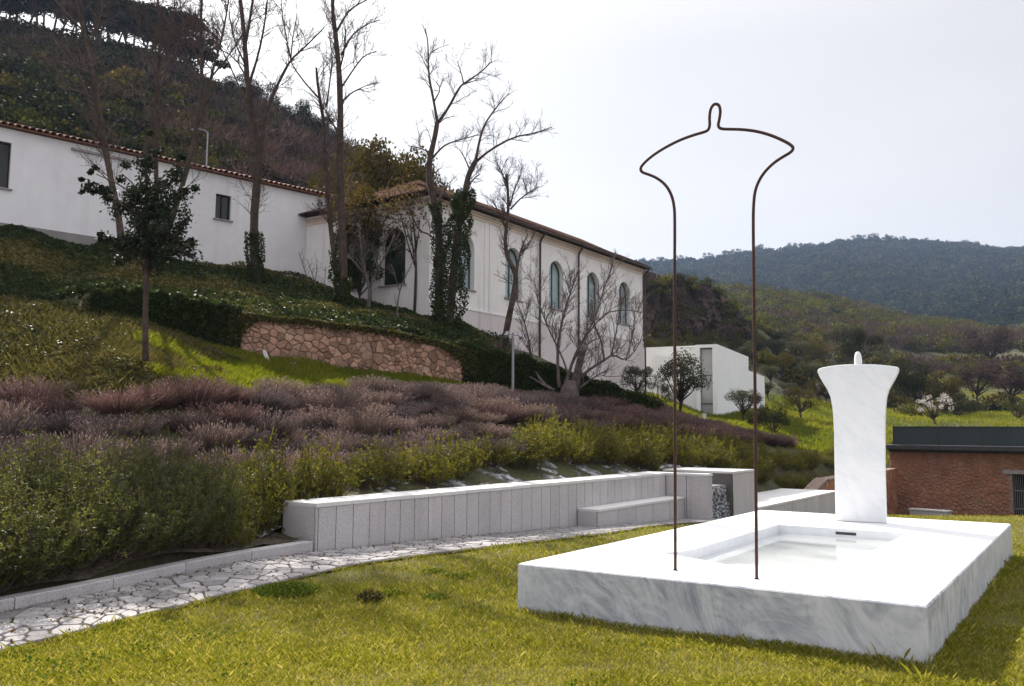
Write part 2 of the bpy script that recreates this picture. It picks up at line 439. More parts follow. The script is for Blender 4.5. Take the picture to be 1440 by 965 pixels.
PROF = {
 -1600: [(14, 'z', 1.2), (24, 'z', 4.5), (40, 'z', 11), (80, 'z', 30), (130, 'z', 55), (200, 'z', 58), (1700, 'z', 40)],
 -700: [(12, 'z', .9), (18, 'z', 2.6), (26, 'z', 6.5), (34, 'z', 9.0), (40, 'z', 10), (80, 'z', 34), (130, 'z', 60), (160, 'z', 58), (400, 'z', 60), (1700, 'z', 40)],
 -250: [(11, 'z', .75), (17, 'z', 2.3), (24, 'z', 5.8), (30, 'z', 8.6), (36, 'z', 9.0), (60, 'z', 23), (100, 'z', 43), (130, 'z', 60), (150, 'z', 58), (500, 'z', 60), (1700, 'z', 40)],
 0: [(10.5, 'z', .55), (13, 'z', 1.0), (17, 560, 0), (24, 415, 0), (31.5, 325, 0), (36, 'z', 9.0), (60, 180, 0), (100, 100, 0), (130, 48, 0), (150, 'z', 56), (300, 'z', 60), (1700, 'z', 50)],
 150: [(11.5, 'z', .6), (14, 'z', 1.1), (17.3, 512, 0), (23.6, 446, 0), (24.2, 408, 0), (28, 395, 0), (34.5, 345, 0), (38, 'z', 9.0), (60, 212, 0), (100, 118, 0), (130, 72, 0), (150, 'z', 52), (300, 'z', 55), (1700, 'z', 50)],
 333: [(12.4, 'z', .2), (14.5, 'z', .85), (18, 553, 0), (22, 520, 0), (24.8, 498, 0), (25.3, 442, 0), (34, 398, 0), (40, 368, 0), (44, 'z', 9.0), (60, 'z', 18), (100, 205, 0), (130, 152, 0), (150, 'z', 44), (300, 'z', 48), (1700, 'z', 50)],
 420: [(13.2, 'z', .30), (14.6, 'z', .62), (18.5, 'z', 1.3), (22, 551, 0), (24, 535, 0), (25.6, 511, 0), (26.1, 449, 0), (34, 420, 0), (41.5, 388, 0), (44, 'z', 9.0), (60, 'z', 16), (100, 242, 0), (130, 196, 0), (150, 'z', 40), (300, 'z', 44), (1700, 'z', 55)],
 500: [(14.8, 'z', .65), (18, 'z', 1.4), (22, 556, 0), (24.5, 538, 0), (26.3, 524, 0), (26.8, 458, 0), (34, 438, 0), (43, 412, 0), (60, 'z', 14), (100, 280, 0), (130, 243, 0), (150, 'z', 36), (300, 'z', 40), (1700, 'z', 60)],
 640: [(17.4, 'z', .65), (22, 580, 0), (26, 553, 0), (28, 541, 0), (28.6, 486, 0), (33, 460, 0), (38, 452, 0), (54, 'z', 8), (80, 'z', 14), (130, 'z', 31), (150, 'z', 30), (300, 'z', 35), (1700, 'z', 80)],
 735: [(19.2, 'z', .65), (24, 588, 0), (28, 563, 0), (30, 550, 0), (30.6, 516, 0), (43, 494, 0), (55, 'z', 6.5), (80, 'z', 11), (130, 'z', 27), (150, 'z', 26), (300, 'z', 35), (1100, 'z', 200), (1700, 'z', 100)],
 850: [(22, 'z', .6), (28, 600, 0), (33, 577, 0), (33.6, 552, 0), (48, 'z', 4.2), (65, 'z', 5), (105, 'z', 14), (110, 'z', 20), (130, 'z', 22), (160, 'z', 21), (300, 'z', 44), (420, 'z', 48), (1100, 378, 0), (1300, 'z', 150), (1700, 'z', 80)],
 920: [(25, 'z', .5), (30, 608, 0), (36, 588, 0), (40, 583, 0), (54, 'z', 3.4), (70, 'z', 4.5), (90, 'z', 9), (107, 472, 0), (112, 398, 0), (130, 'z', 20.5), (160, 'z', 19), (250, 'z', 34), (330, 404, 0), (420, 'z', 50), (600, 'z', 78), (1100, 374, 0), (1300, 'z', 150), (1700, 'z', 80)],
 1000: [(29, 'z', .45), (36, 612, 0), (44, 604, 0), (60, 591, 0), (75, 'z', 3.6), (95, 500, 0), (110, 478, 0), (114, 414, 0), (130, 'z', 18.6), (160, 'z', 17), (230, 'z', 30), (330, 406, 0), (420, 'z', 52), (600, 'z', 76), (1100, 364, 0), (1300, 'z', 150), (1700, 'z', 80)],
 1060: [(30, 'z', .3), (38, 622, 0), (48, 610, 0), (60, 594, 0), (72, 'z', 3.4), (95, 510, 0), (112, 484, 0), (116, 462, 0), (130, 'z', 15), (160, 'z', 16.5), (250, 'z', 36), (330, 413, 0), (420, 'z', 50), (600, 'z', 78), (1100, 356, 0), (1300, 'z', 160), (1700, 'z', 80)],
 1130: [(33, 'z', -.1), (42, 636, 0), (52, 622, 0), (62, 604, 0), (75, 'z', 3.2), (100, 535, 0), (150, 484, 0), (220, 458, 0), (330, 424, 0), (420, 'z', 47), (600, 'z', 76), (1100, 347, 0), (1300, 'z', 170), (1700, 'z', 80)],
 1180: [(36, 'z', -.6), (45, 640, 0), (60, 610, 0), (80, 582, 0), (110, 548, 0), (150, 505, 0), (220, 466, 0), (330, 432, 0), (420, 'z', 45), (600, 'z', 76), (1100, 342, 0), (1300, 'z', 170), (1700, 'z', 80)],
 1300: [(47, 'z', -1.6), (58, 'z', .3), (75, 596, 0), (100, 570, 0), (150, 516, 0), (220, 480, 0), (330, 457, 0), (420, 'z', 44), (600, 'z', 80), (1100, 344, 0), (1300, 'z', 170), (1700, 'z', 80)],
 1440: [(46, 'z', -1.6), (58, 'z', .6), (75, 596, 0), (110, 556, 0), (150, 518, 0), (220, 490, 0), (330, 474, 0), (420, 'z', 51), (600, 'z', 90), (1100, 354, 0), (1300, 'z', 170), (1700, 'z', 80)],
 1800: [(43, 'z', -1.7), (58, 'z', .6), (75, 'z', 2.6), (110, 'z', 6.5), (150, 'z', 12), (220, 'z', 22), (330, 'z', 35), (420, 'z', 50), (600, 'z', 90), (1100, 'z', 225), (1300, 'z', 170), (1700, 'z', 80)],
 4000: [(40, 'z', -1.7), (150, 'z', 8), (330, 'z', 30), (600, 'z', 80), (1100, 'z', 200), (1700, 'z', 80)],
}
CA = np.array(sorted(PROF))
TD = np.exp(np.linspace(math.log(4.0), math.log(1700), 900))
SWA = np.array([-200, 130, 333, 500, 640, 735, 850, 905, 960]); SWD = np.array([22.6, 23.9, 25.0, 26.5, 28.3, 30.3, 33.3, 35.2, 38.0])   # line of the retaining wall
SHA = np.array([60, 150, 333, 500, 640, 735, 850, 905, 930]); SHH = np.array([0, .6, 1.2, 1.42, 1.28, .85, .65, .3, 0])
TZ = []
for a in CA:
    b = np.interp(a, BA, BD); zb = np.interp(a, ZBA, ZBZ)
    d, z = [0.0, b], [zb, zb]
    for e in PROF[a]:
        if e[0] > b + .3:
            d.append(e[0]); z.append((e[2] if e[1] == 'z' else D(a, e[1], e[0])[2]) - (np.interp(a, SHA, SHH) if e[0] > np.interp(a, SWA, SWD) else 0))
    TZ.append(np.interp(TD, d, z))
TZ = np.array(TZ)
def tz(x, y):
    """hillside height"""
    x = np.asarray(x, float); y = np.maximum(np.asarray(y, float), 2.0)
    a = np.clip(720 + 1250 * x / y, CA[0], CA[-1] - 1e-3)
    k = np.clip(np.searchsorted(CA, a, 'right') - 1, 0, len(CA) - 2)
    t = (a - CA[k]) / (CA[k + 1] - CA[k]); t = t * t * (3 - 2 * t) * .5 + t * .5
    fd = np.interp(np.log(y), np.log(TD), np.arange(len(TD)))
    j = np.clip(fd.astype(int), 0, len(TD) - 2); w = fd - j
    z0 = TZ[k, j] * (1 - w) + TZ[k, j + 1] * w; z1 = TZ[k + 1, j] * (1 - w) + TZ[k + 1, j + 1] * w
    z = z0 * (1 - t) + z1 * t
    z = z + np.interp(a, SHA, SHH) * np.clip((y - np.interp(a, SWA, SWD) - .12) / .25, 0, 1)
    b = np.interp(720 + 1250 * x / y, BA, BD)
    rise = np.clip((y - b) / 3, 0, 1) * np.clip((y - 8) / 10, 0, 1)
    z = z + rise * fbm(x, y, .55, 3) * .07
    z = z + np.clip((y - 55) / 60, 0, 1) * fbm(x, y, .09, 4) * .9 + np.clip((y - 250) / 300, 0, 1) * fbm(x, y, .02, 5) * 5
    return z
def bnd(x, y): return np.interp(720 + 1250 * np.asarray(x) / np.asarray(y), BA, BD)

aa = np.concatenate([np.linspace(-1600, -320, 30), np.linspace(-300, 1600, 381), np.linspace(1640, 4000, 30)])
tt = np.concatenate([np.linspace(0, 1, 331) ** 1.0])
rows = []
for t in tt:
    b = np.interp(aa, BA, BD)
    rows.append(np.exp(np.log(b) * (1 - t) + math.log(1650) * t))
YY = np.array(rows); XX = (aa[None] - 720) / 1250 * YY
ZZ = tz(XX, YY)
ZZ[0] -= .6                                   # tucked down behind wall and kerb
nr, nc = YY.shape
V = np.stack([XX, YY, ZZ], -1).reshape(-1, 3)
i = np.arange(nr - 1)[:, None] * nc; j = np.arange(nc - 1)[None]
Fq = np.stack([i + j, i + j + 1, i + nc + j + 1, i + nc + j], -1).reshape(-1, 4)
tag(link('hillside', npmesh('hillside', V, Fq, smooth=True), MT['hill']), kind='structure')
# rock face material on the steep spur: a second sheet of real crags stands there (built below)

ly = np.concatenate([np.linspace(-6, 14, 30), np.linspace(14.6, 60, 50)])
lx = np.linspace(-14, 60, 120)
LX, LYY = np.meshgrid(lx, ly)
bb = np.where(LYY > 2, np.interp(720 + 1250 * LX / np.maximum(LYY, 2), BA, BD), 99)
LZZ = zl(LYY) - .004 - np.clip((LYY - bb) / .6, 0, 1) * 3.0
i = np.arange(len(ly) - 1)[:, None] * len(lx); j = np.arange(len(lx) - 1)[None]
tag(link('lawn', npmesh('lawn', np.stack([LX, LYY, LZZ], -1).reshape(-1, 3),
    np.stack([i + j, i + j + 1, i + len(lx) + j + 1, i + len(lx) + j], -1).reshape(-1, 4), smooth=True), MT['lawn']), kind='structure')

# ------------------------------------------------------------------ marble slab, basin, water
TH = .585
SD = np.array([math.sin(TH), math.cos(TH), 0]); SE = np.array([math.cos(TH), -math.sin(TH), 0])
S0 = np.array([.07, 8.40, 0]); SW, SL, SH = 3.475, 7.03, .425
def sl(e, d, z=0.0): return S0 + SE * e + SD * d + np.array([0, 0, z])
def inv_sl(P):
    q = np.asarray(P) - S0; return q @ SE, q @ SD
slab = thing('marble_slab', 'long low white marble slab with a sunken water basin on the lawn', 'sculpture base', sl(0, 0))
# basin outline (slab coordinates) from the photograph: long rectangle with a curved near-left lead-in
e0, d0 = inv_sl(G(1095, 738, SH)); e1, d1 = inv_sl(G(1275, 752, SH)); e2, d2 = inv_sl(G(1172, 803, SH))
dB = max(d0, d1); eL, eR = e0, max(e1, e2) - .02
dN = d2 - .1
lead = [inv_sl(G(px, py, SH)) for px, py in ((1000, 765), (978, 772), (955, 776), (925, 777))]
lead2 = [inv_sl(G(px, py, SH)) for px, py in ((985, 787), (1020, 794), (1030, 797))]
hole = [(eL, dB), (eR, dB), (eR, dN)] + [(max(lead2[2][0], .3), dN)] + [lead2[1], lead2[0], lead[3], lead[2], lead[1], lead[0]]
hole = np.array(hole)
print('hole', hole.round(2).tolist())
def ring_slab():
    bm = bmesh.new(); c = .012
    outer = np.array([(c, c), (SW - c, c), (SW - c, SL - c), (c, SL - c)])
    vo = [bm.verts.new(sl(e, d, SH)) for e, d in outer]
    vh = [bm.verts.new(sl(e, d, SH)) for e, d in hole]
    ed = [bm.edges.new((l[k], l[(k + 1) % len(l)])) for l in (vo, vh) for k in range(len(l))]
    bmesh.ops.triangle_fill(bm, use_beauty=True, edges=ed)
    top = npb(bm)
    return top
def npb(bm):
    bmesh.ops.recalc_face_normals(bm, faces=bm.faces)
    for f in bm.faces:
        if f.normal.z < 0: f.normal_flip()
    me = bpy.data.meshes.new('m'); bm.to_mesh(me); bm.free(); return me
tm = ring_slab()
tm.transform(Matrix.Translation(-Vector(sl(0, 0))))
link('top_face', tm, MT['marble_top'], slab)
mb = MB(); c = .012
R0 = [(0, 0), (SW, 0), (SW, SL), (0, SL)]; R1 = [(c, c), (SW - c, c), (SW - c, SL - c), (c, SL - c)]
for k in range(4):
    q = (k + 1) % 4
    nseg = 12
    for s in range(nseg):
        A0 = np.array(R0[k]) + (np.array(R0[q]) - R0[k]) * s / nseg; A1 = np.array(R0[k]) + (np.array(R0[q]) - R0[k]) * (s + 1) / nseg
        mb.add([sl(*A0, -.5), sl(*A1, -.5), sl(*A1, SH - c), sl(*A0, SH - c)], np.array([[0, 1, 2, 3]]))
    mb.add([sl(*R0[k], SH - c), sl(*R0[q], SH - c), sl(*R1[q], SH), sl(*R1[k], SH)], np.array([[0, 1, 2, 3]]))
mb.build('side_faces', MT['marble_side_shade'], slab)
mb = MB(); nh = len(hole); DEP = .24
Vh = [sl(e, d, SH) for e, d in hole] + [sl(e, d, SH - DEP) for e, d in hole]
k = np.arange(nh)
mb.add(Vh, [np.stack([k, (k + 1) % nh, nh + (k + 1) % nh, nh + k], 1)])
mb.add(Vh, [(nh + k)[None]])
basin = mb.build('basin', MT['marble_figure'], slab)
WZ = SH - .105
mb = MB(); cen = hole.mean(0)
hw = cen + (hole - cen) * .9985
mb.add([sl(e, d, WZ) for e, d in hw], [k[None]])
tag(mb.build('water', MT['water']), kind='structure')
mb = MB()
oe, od = inv_sl(G(1169, 751, SH - .05)); oe2, od2 = inv_sl(G(1198, 753, SH - .05))
mb.cbox(sl(oe, dB - .008, SH - .075), SE * (oe2 - oe), SD * .012, (0, 0, .035), .004)
mb.build('overflow_slot', MT['dark_metal'], slab)

# ------------------------------------------------------------------ bent rod figure
def chaik(P, n=2):
    P = np.asarray(P, float)
    for _ in range(n):
        Q = [P[0]]
        for a, b in zip(P[:-1], P[1:]): Q += [a * .75 + b * .25, a * .25 + b * .75]
        Q.append(P[-1]); P = np.array(Q)
    return P
bl, br_ = G(949.7, 802.2, SH), G(1064.1, 814.6, SH)
rx = (br_ - bl); rx[2] = 0
def on_rod(px, py):
    """point on the figure's vertical plane through both feet"""
    nrm = np.cross(rx, [0, 0, 1.0]); r = ray(px, py); o = np.array([0, 0, CH])
    return o + r * (((bl - o) @ nrm) / (r @ nrm))
c5 = lambda x, y: (880 + x / 5.36, 130 + y / 5.36)
rodpx = [(949.7, 802.2), (949.4, 650), (949, 500), (948.6, 400), c5(370, 965), c5(366, 860), c5(345, 770), c5(300, 695), c5(235, 645), c5(170, 618), c5(125, 605), c5(108, 580),
         c5(125, 545), c5(190, 485), c5(280, 425), c5(400, 362), c5(510, 322), c5(590, 300), c5(622, 285), c5(634, 250), c5(630, 190), c5(638, 125), c5(660, 92), c5(682, 86), c5(705, 98), c5(714, 140), c5(706, 200), c5(695, 245), c5(704, 268), c5(730, 277),
         c5(800, 278), c5(880, 280), c5(980, 292), c5(1080, 318), c5(1170, 355), c5(1240, 392), c5(1266, 420), c5(1245, 452), c5(1180, 488), c5(1110, 535), c5(1045, 600), c5(1000, 670), c5(972, 750), c5(963, 850), c5(960, 965), (1060, 400), (1061.5, 520), (1063, 680), (1064.1, 814.6)]
RP = np.array([on_rod(*p) for p in rodpx]); RP[0][2] = RP[-1][2] = SH + .002
fig = thing('rod_figure', 'tall thin rusty rod bent into an open shouldered outline with a small top loop', 'sculpture', (bl + br_) / 2)
mb = MB(); mb.tube(chaik(RP, 2), .0138, 10); mb.build('bent_rod', MT['rust'], fig, smooth=True)
for p in (bl, br_):
    mb = MB(); an = np.arange(12) / 12 * 2 * np.pi
    mb.tube([p + [0, 0, -.02], p + [0, 0, .006]], .024, 12); mb.build('foot_collar', MT['rust'], fig)

# ------------------------------------------------------------------ marble figure on the slab
pb0, pb1 = G(1175, 733, SH), G(1247, 736.5, SH)
pu = (pb1 - pb0); pu[2] = 0; PW = np.linalg.norm(pu); pu = pu / PW; pn = np.array([pu[1], -pu[0], 0.0])
def on_pil(px, py):
    r = ray(px, py); o = np.array([0, 0, CH]); t = ((pb0 - o) @ pn) / (r @ pn); p = o + r * t
    return np.array([(p - pb0) @ pu, p[2]])
c6 = lambda x, y: (1120 + x / 7.42, 480 + y / 7.42)
outl = [(1175, 733), (1174, 690), (1173.2, 640), c6(392, 965), c6(384, 800), c6(374, 680), c6(352, 575), c6(318, 500), c6(270, 425), c6(236, 365), c6(218, 318), c6(224, 292), c6(260, 276), c6(340, 260), c6(440, 248), c6(540, 241), c6(640, 238), c6(760, 239), c6(880, 246), c6(980, 256), c6(1050, 266), c6(1068, 280), c6(1064, 318), c6(1040, 370), c6(1000, 440), c6(962, 510), c6(942, 580), c6(932, 680), c6(926, 800), c6(924, 965), (1244.6, 660), (1246.5, 736.5)]
O2 = np.array([on_pil(*p) for p in outl]); O2[0][1] = O2[-1][1] = SH + .002
bm = bmesh.new(); PT = .17
vs = [bm.verts.new(pb0 * [1, 1, 0] + pu * a + np.array([0, 0, z])) for a, z in O2]
f = bm.faces.new(vs)
r = bmesh.ops.extrude_face_region(bm, geom=[f])
bmesh.ops.translate(bm, verts=[v for v in r['geom'] if isinstance(v, bmesh.types.BMVert)], vec=Vector(-pn * PT))
bmesh.ops.recalc_face_normals(bm, faces=bm.faces)
bmesh.ops.bevel(bm, geom=[e for e in bm.edges if len(e.link_faces) == 2 and any(len(g.verts) > 6 for g in e.link_faces)], offset=.018, segments=3, profile=.5, affect='EDGES')
me = bpy.data.meshes.new('body'); bm.to_mesh(me); bm.free()
pil = thing('marble_figure', 'upright white marble figure with flared shoulders standing on the slab', 'sculpture', (pb0 + pb1) / 2 - pn * PT / 2)
me.transform(Matrix.Translation(-Vector(pil.location)))
link('body', me, MT['marble_figure'], pil)
kb0, kb1 = on_pil(*c6(597, 245)), on_pil(*c6(681, 245)); ktop = on_pil(*c6(640, 102))
kc = pb0 * [1, 1, 0] + pu * (kb0[0] + kb1[0]) / 2 - pn * PT / 2; kr = (kb1[0] - kb0[0]) / 2; kz = kb0[1] - .01; kh = ktop[1] - kz
mb = MB()
zz = np.array([0, .2, .4, .6, .75, .87, .95, .99, 1.0]); rr = np.array([1, 1.0, .98, .92, .82, .66, .45, .22, .02])
mb.tube([kc + [0, 0, kz + kh * t] for t in zz], kr * rr, 14); mb.build('knob', MT['marble_figure'], pil, smooth=True)

# ------------------------------------------------------------------ granite wall, bench, cascade, platform
def panels(root, P0, U, Nn, length, z0f, z1, step, mat, th=.03, gap=.014, name='panel', jit=0.0):
    """row of upright facing panels; P0 front bottom start, Nn outward normal"""
    n = max(1, round(length / step)); w = length / n
    for k in range(n):
        o = P0 + U * (k * w + gap / 2); o = np.array([o[0], o[1], 0.0])
        z0 = z0f(o[1]) - .08
        mb = MB(); mb.cbox(o - Nn * th + Nn * rng.uniform(-jit, jit) + [0, 0, z0], U * (w - gap), Nn * th, (0, 0, z1 - z0), .003)
        mb.build(name, mat, root)
def coping(root, P0, U, Nn, length, z, depth, step, mat, over=.012, th=.06, gap=.005):
    n = max(1, round(length / step)); w = length / n
    for k in range(n):
        o = P0 + U * (k * w + gap / 2) + Nn * over
        o = np.array([o[0], o[1], z + rng.uniform(-.001, .001)])
        mb = MB(); mb.cbox(o - Nn * (depth + over), U * (w - gap), Nn * (depth + over), (0, 0, th), .006); mb.build('coping_stone', mat, root)
GZ = .64
wall_len = 11.70
gw = thing('granite_wall', 'long low wall clad in upright pale granite panels with flat coping beside the stone path', 'wall', wl(0, 0, 0))
mb = MB(); mb.box(wl(.035, -.04, -1.2), WU * (wall_len - .04), -WN * .57, (0, 0, 1.2 + GZ - .062)); mb.build('core', MT['joint_dark'], gw)
panels(gw, wl(.0, 0), WU, WN, .05, zl, GZ - .062, .05, MT['granite'])
panels(gw, wl(.05, 0), WU, WN, wall_len - .05, zl, GZ - .062, .34, MT['granite'])
panels(gw, wl(0, -.65), WN, -WU, .62, lambda y: -.02, GZ - .062, .62, MT['granite'], name='end_panel')
coping(gw, wl(0, 0), WU, WN, wall_len, GZ - .06, .65, .68, MT['granite_cap'])
# return towards the cascade
rl = 1.075
gr = thing('granite_return_wall', 'short granite panel wall turning out from the long wall beside the cascade', 'wall', wl(wall_len, 0))
mb = MB(); mb.box(wl(wall_len + .035, -.6, -1.6), WU * .26, WN * (rl + .56), (0, 0, 1.6 + GZ - .062)); mb.build('core', MT['joint_dark'], gr)
panels(gr, wl(wall_len, 0.004), WN, -WU, rl - .004, lambda y: -.62, GZ - .062, .44, MT['granite'])
panels(gr, wl(wall_len, rl), WU, WN, .32, lambda y: -.62, GZ - .062, .32, MT['granite'], name='end_panel')
panels(gr, wl(wall_len + .32, rl - .004), -WN, WU, rl + .5, lambda y: -.62, GZ - .062, .52, MT['granite'])
coping(gr, wl(wall_len, rl), WU, WN, .33, GZ - .058, rl + .64, .57, MT['granite_cap'])
# bench
bz = .08; b0 = 7.25
gb = thing('granite_bench', 'low granite seat block set against the foot of the long granite wall', 'bench', wl(b0, .5, zl(18.5)))
bl_ = wall_len - b0 - .02
mb = MB(); mb.box(wl(b0 + .03, .02, -1.2), WU * (bl_ - .04), WN * .43, (0, 0, 1.2 + bz - .055)); mb.build('core', MT['joint_dark'], gb)
panels(gb, wl(b0, .49), WU, WN, bl_, zl, bz - .055, .9, MT['granite'])
panels(gb, wl(b0, .012), WN, -WU, .445, lambda y: zl(18), bz - .055, .45, MT['granite'], name='end_panel')
coping(gb, wl(b0, .49), WU, WN, bl_, bz - .053, .478, .9, MT['granite_cap'], th=.055)
# cascade block on the far side of the channel
s1, s2 = 13.52, 15.25
bk = thing('granite_spout_block', 'tall pale granite block on the far side of the water cascade', 'wall', wl(s1, rl, -.5))
mb = MB(); mb.box(wl(s1 + .035, rl - 1.9, -1.6), WU * (s2 - s1 - .04), WN * 1.86, (0, 0, 1.6 + GZ - .062)); mb.build('core', MT['joint_dark'], bk)
panels(bk, wl(s1, rl), WU, WN, s2 - s1, lambda y: -.75, GZ - .062, .85, MT['granite'])
panels(bk, wl(s1, rl - 1.9), WN, -WU, 1.86, lambda y: -.7, GZ - .062, .62, MT['granite_shaded'], name='side_panel')
coping(bk, wl(s1, rl), WU, WN, s2 - s1, GZ - .058, 1.95, 1.7, MT['granite_cap'])
ck = thing('cascade_channel', 'dark wet stone cascade with white water streaks between the granite blocks', 'fountain', wl(wall_len + 1.2, rl - .4, -.55))
mb = MB()
mb.box(wl(wall_len + .33, rl - .20, -1.4), WU * (s1 - wall_len - .34), -WN * .9, (0, 0, 1.4 + .30)); mb.build('back_block', MT['granite'], ck)
nu, nv = 26, 34
uu, vv = np.meshgrid(np.linspace(0, 1, nu), np.linspace(0, 1, nv))
Pc = np.array([[wl(wall_len + .335 + (s1 - wall_len - .345) * u, rl - .20 + .17 * (1 - v) ** 1.3 + .035 * math.sin(u * 31 + v * 9) * math.sin(v * 23 + u * 5) + rng.uniform(-.02, .02), -.75 + 1.06 * v) for u, v in zip(ru, rv)] for ru, rv in zip(uu, vv)])
i = np.arange(nv - 1)[:, None] * nu; j = np.arange(nu - 1)[None]
mb = MB(); mb.add(Pc.reshape(-1, 3), np.stack([i + j, i + j + 1, i + nu + j + 1, i + nu + j], -1).reshape(-1, 4)); mb.build('wet_face', MT['wetrock'], ck)
# low platform beyond
pz, pt, ps, pe, pd = -.39, rl, s2 + .02, 24.1, 2.1
pf = thing('granite_platform', 'low flat granite platform with panelled edge between cascade and stone building', 'platform', wl(ps, pt, -.9))
mb = MB(); mb.box(wl(ps + .03, pt - .035, -2.4), WU * (pe - ps - .06), -WN * pd, (0, 0, 2.4 + pz - .062)); mb.build('core', MT['joint_dark'], pf)
panels(pf, wl(ps, pt), WU, WN, pe - ps, lambda y: zl(y) - .1, pz - .062, .42, MT['granite'])
panels(pf, wl(pe, pt - .005), -WN, WU, pd, lambda y: zl(y) - .3, pz - .062, .7, MT['granite'], name='end_panel')
coping(pf, wl(ps, pt), WU, WN, pe - ps, pz - .06, pd, 1.3, MT['granite_cap'])

# ------------------------------------------------------------------ kerb and flagstone path
kf = np.array([(-5.75, 5.0), (-5.1, 6.45), (-4.47, 7.99), (-4.04, 9.0), (-3.66, 10.33), (-3.2, 11.35), (-2.68, 12.27)])
def resample(P, n):
    P = np.asarray(P, float); s = np.concatenate([[0], np.cumsum(np.linalg.norm(np.diff(P, axis=0), axis=1))])
    t = np.linspace(0, s[-1], n); return np.stack([np.interp(t, s, P[:, k]) for k in range(P.shape[1])], 1)
kerb = tag(bpy.data.objects.new('kerb', None), kind='structure'); COL.objects.link(kerb)
KP = resample(chaik(kf, 2), 64)
for a in range(0, 63, 9):
    seg = KP[a:a + 10]; mb = MB()
    tg = np.gradient(seg, axis=0); tg /= np.linalg.norm(tg, axis=1)[:, None]; nn = np.stack([-tg[:, 1], tg[:, 0]], 1)
    seg = seg.copy(); seg[0] += tg[0] * .006; seg[-1] -= tg[-1] * .006
    prof = [(0, -.15), (0, .125), (.008, .135), (.162, .135), (.17, .125), (.17, -.15)]
    V = np.array([[*(p + n_ * o), z] for p, n_ in zip(seg, nn) for o, z in prof]); m_ = len(prof); L_ = len(seg)
    i = np.arange(L_ - 1)[:, None] * m_; j = np.arange(m_ - 1)[None]
    mb.add(V, [np.stack([i + j, i + m_ + j, i + m_ + j + 1, i + j + 1], -1).reshape(-1, 4)])
    mb.add(V, [np.arange(m_)[None], (np.arange(m_) + (L_ - 1) * m_)[None, ::-1]])
    mb.build('kerb_stone', MT['granite'], kerb)
left = np.vstack([kf[:-1] + [.012, -.004], [wl(s, .02)[:2] for s in np.linspace(0, 7.1, 12)], [wl(s, .53)[:2] for s in np.linspace(7.35, 12.3, 8)]])
redge = [GL(px, py)[:2] for px, py in ((0, 922), (110, 893), (250, 857), (390, 822), (520, 792), (720, 768), (860, 752), (940, 738))]
right = np.vstack([[(-4.62, 3.9), (-4.15, 5.3)], redge, [wl(12.3, 1.9)[:2]]])
print('right', np.round(right, 2).tolist())
NS = 90
Lr, Rr = resample(chaik(left, 1), NS), resample(chaik(right, 2), NS)
def pathpt(s, t):
    """s 0..1 along, t 0 (wall side) .. 1 (lawn side)"""
    f = np.clip(s, 0, 1) * (NS - 1)
    q = lambda A: np.stack([np.interp(f, np.arange(NS), A[:, k]) for k in (0, 1)], -1)
    a, b = q(Lr), q(Rr)
    return a + (b - a) * np.asarray(t)[..., None]
PL = np.linalg.norm(np.diff((Lr + Rr) / 2, axis=0), axis=1).sum(); PWd = np.linalg.norm(Lr - Rr, axis=1).mean()
path = tag(bpy.data.objects.new('stone_path', None), kind='structure'); COL.objects.link(path)
ss = np.linspace(0, 1, 120); tt2 = np.linspace(-.02, 1.03, 9)
PP = np.array([[(*pathpt(np.array(s), np.array(t)), 0) for t in tt2] for s in ss]); PP[..., 2] = zl(PP[..., 1]) + .022
i = np.arange(119)[:, None] * 9; j = np.arange(8)[None]
mb = MB(); mb.add(PP.reshape(-1, 3), np.stack([i + j, i + j + 1, i + 9 + j + 1, i + 9 + j], -1).reshape(-1, 4)); mb.build('joint_bed', MT['joint'], path)
def clip(poly, p, n):
    out = []; d = (poly - p) @ n
    for k in range(len(poly)):
        a, b, da, db = poly[k], poly[(k + 1) % len(poly)], d[k], d[(k + 1) % len(poly)]
        if da <= 0: out.append(a)
        if da * db < 0: out.append(a + (b - a) * da / (da - db))
    return np.array(out)
def voronoi(P, x0, x1, y0, y1):
    cells = []
    for k, p in enumerate(P):
        poly = np.array([(x0, y0), (x1, y0), (x1, y1), (x0, y1)], float)
        d = np.linalg.norm(P - p, axis=1)
        for q in np.argsort(d)[1:18]:
            poly = clip(poly, (p + P[q]) / 2, P[q] - p)
            if len(poly) < 3: break
        if len(poly) >= 3: cells.append((k, poly))
    return cells
def scat2(w, h, n, seed, relax=1, asp=1.0):
    r = np.random.default_rng(seed); P = r.uniform(0, 1, (n, 2)) * [w, h]
    for _ in range(relax):
        Q = []
        for k, c in voronoi(P, 0, w, 0, h): Q.append(c.mean(0) * .7 + P[k] * .3)
        P = np.array(Q)
    return P
def rounded(poly, gap):
    c = poly.mean(0); v = poly - c; l = np.linalg.norm(v, axis=1)
    q = c + v * np.maximum(.3, (l - gap) / l)[:, None]
    out = []
    for k in range(len(q)):
        a, b = q[k], q[(k + 1) % len(q)]
        if np.linalg.norm(b - a) < .035: out.append((a + b) / 2)
        else: out += [a * .86 + b * .14, a * .14 + b * .86]
    return np.array(out)
def stone_mesh(mb, ring2, f3, h, inset, base=-.03, dome=0.0):
    """f3(p2, height) -> 3-D; chamfered stone"""
    n = len(ring2); c = ring2.mean(0)
    v = ring2 - c; l = np.linalg.norm(v, axis=1)[:, None]
    inn = c + v * np.maximum(.4, (l - inset) / l)
    V = [f3(p, base) for p in ring2] + [f3(p, h * .55) for p in ring2] + [f3(p, h) for p in inn] + [f3(c, h + dome)]
    k = np.arange(n); q = (k + 1) % n
    mb.add(V, [np.vstack([np.stack([k, q, n + q, n + k], 1), np.stack([n + k, n + q, 2 * n + q, 2 * n + k], 1)]),
               np.stack([2 * n + k, 2 * n + q, np.full(n, 3 * n)], 1)])
NEAR = .56 * PL
far_mb = MB()
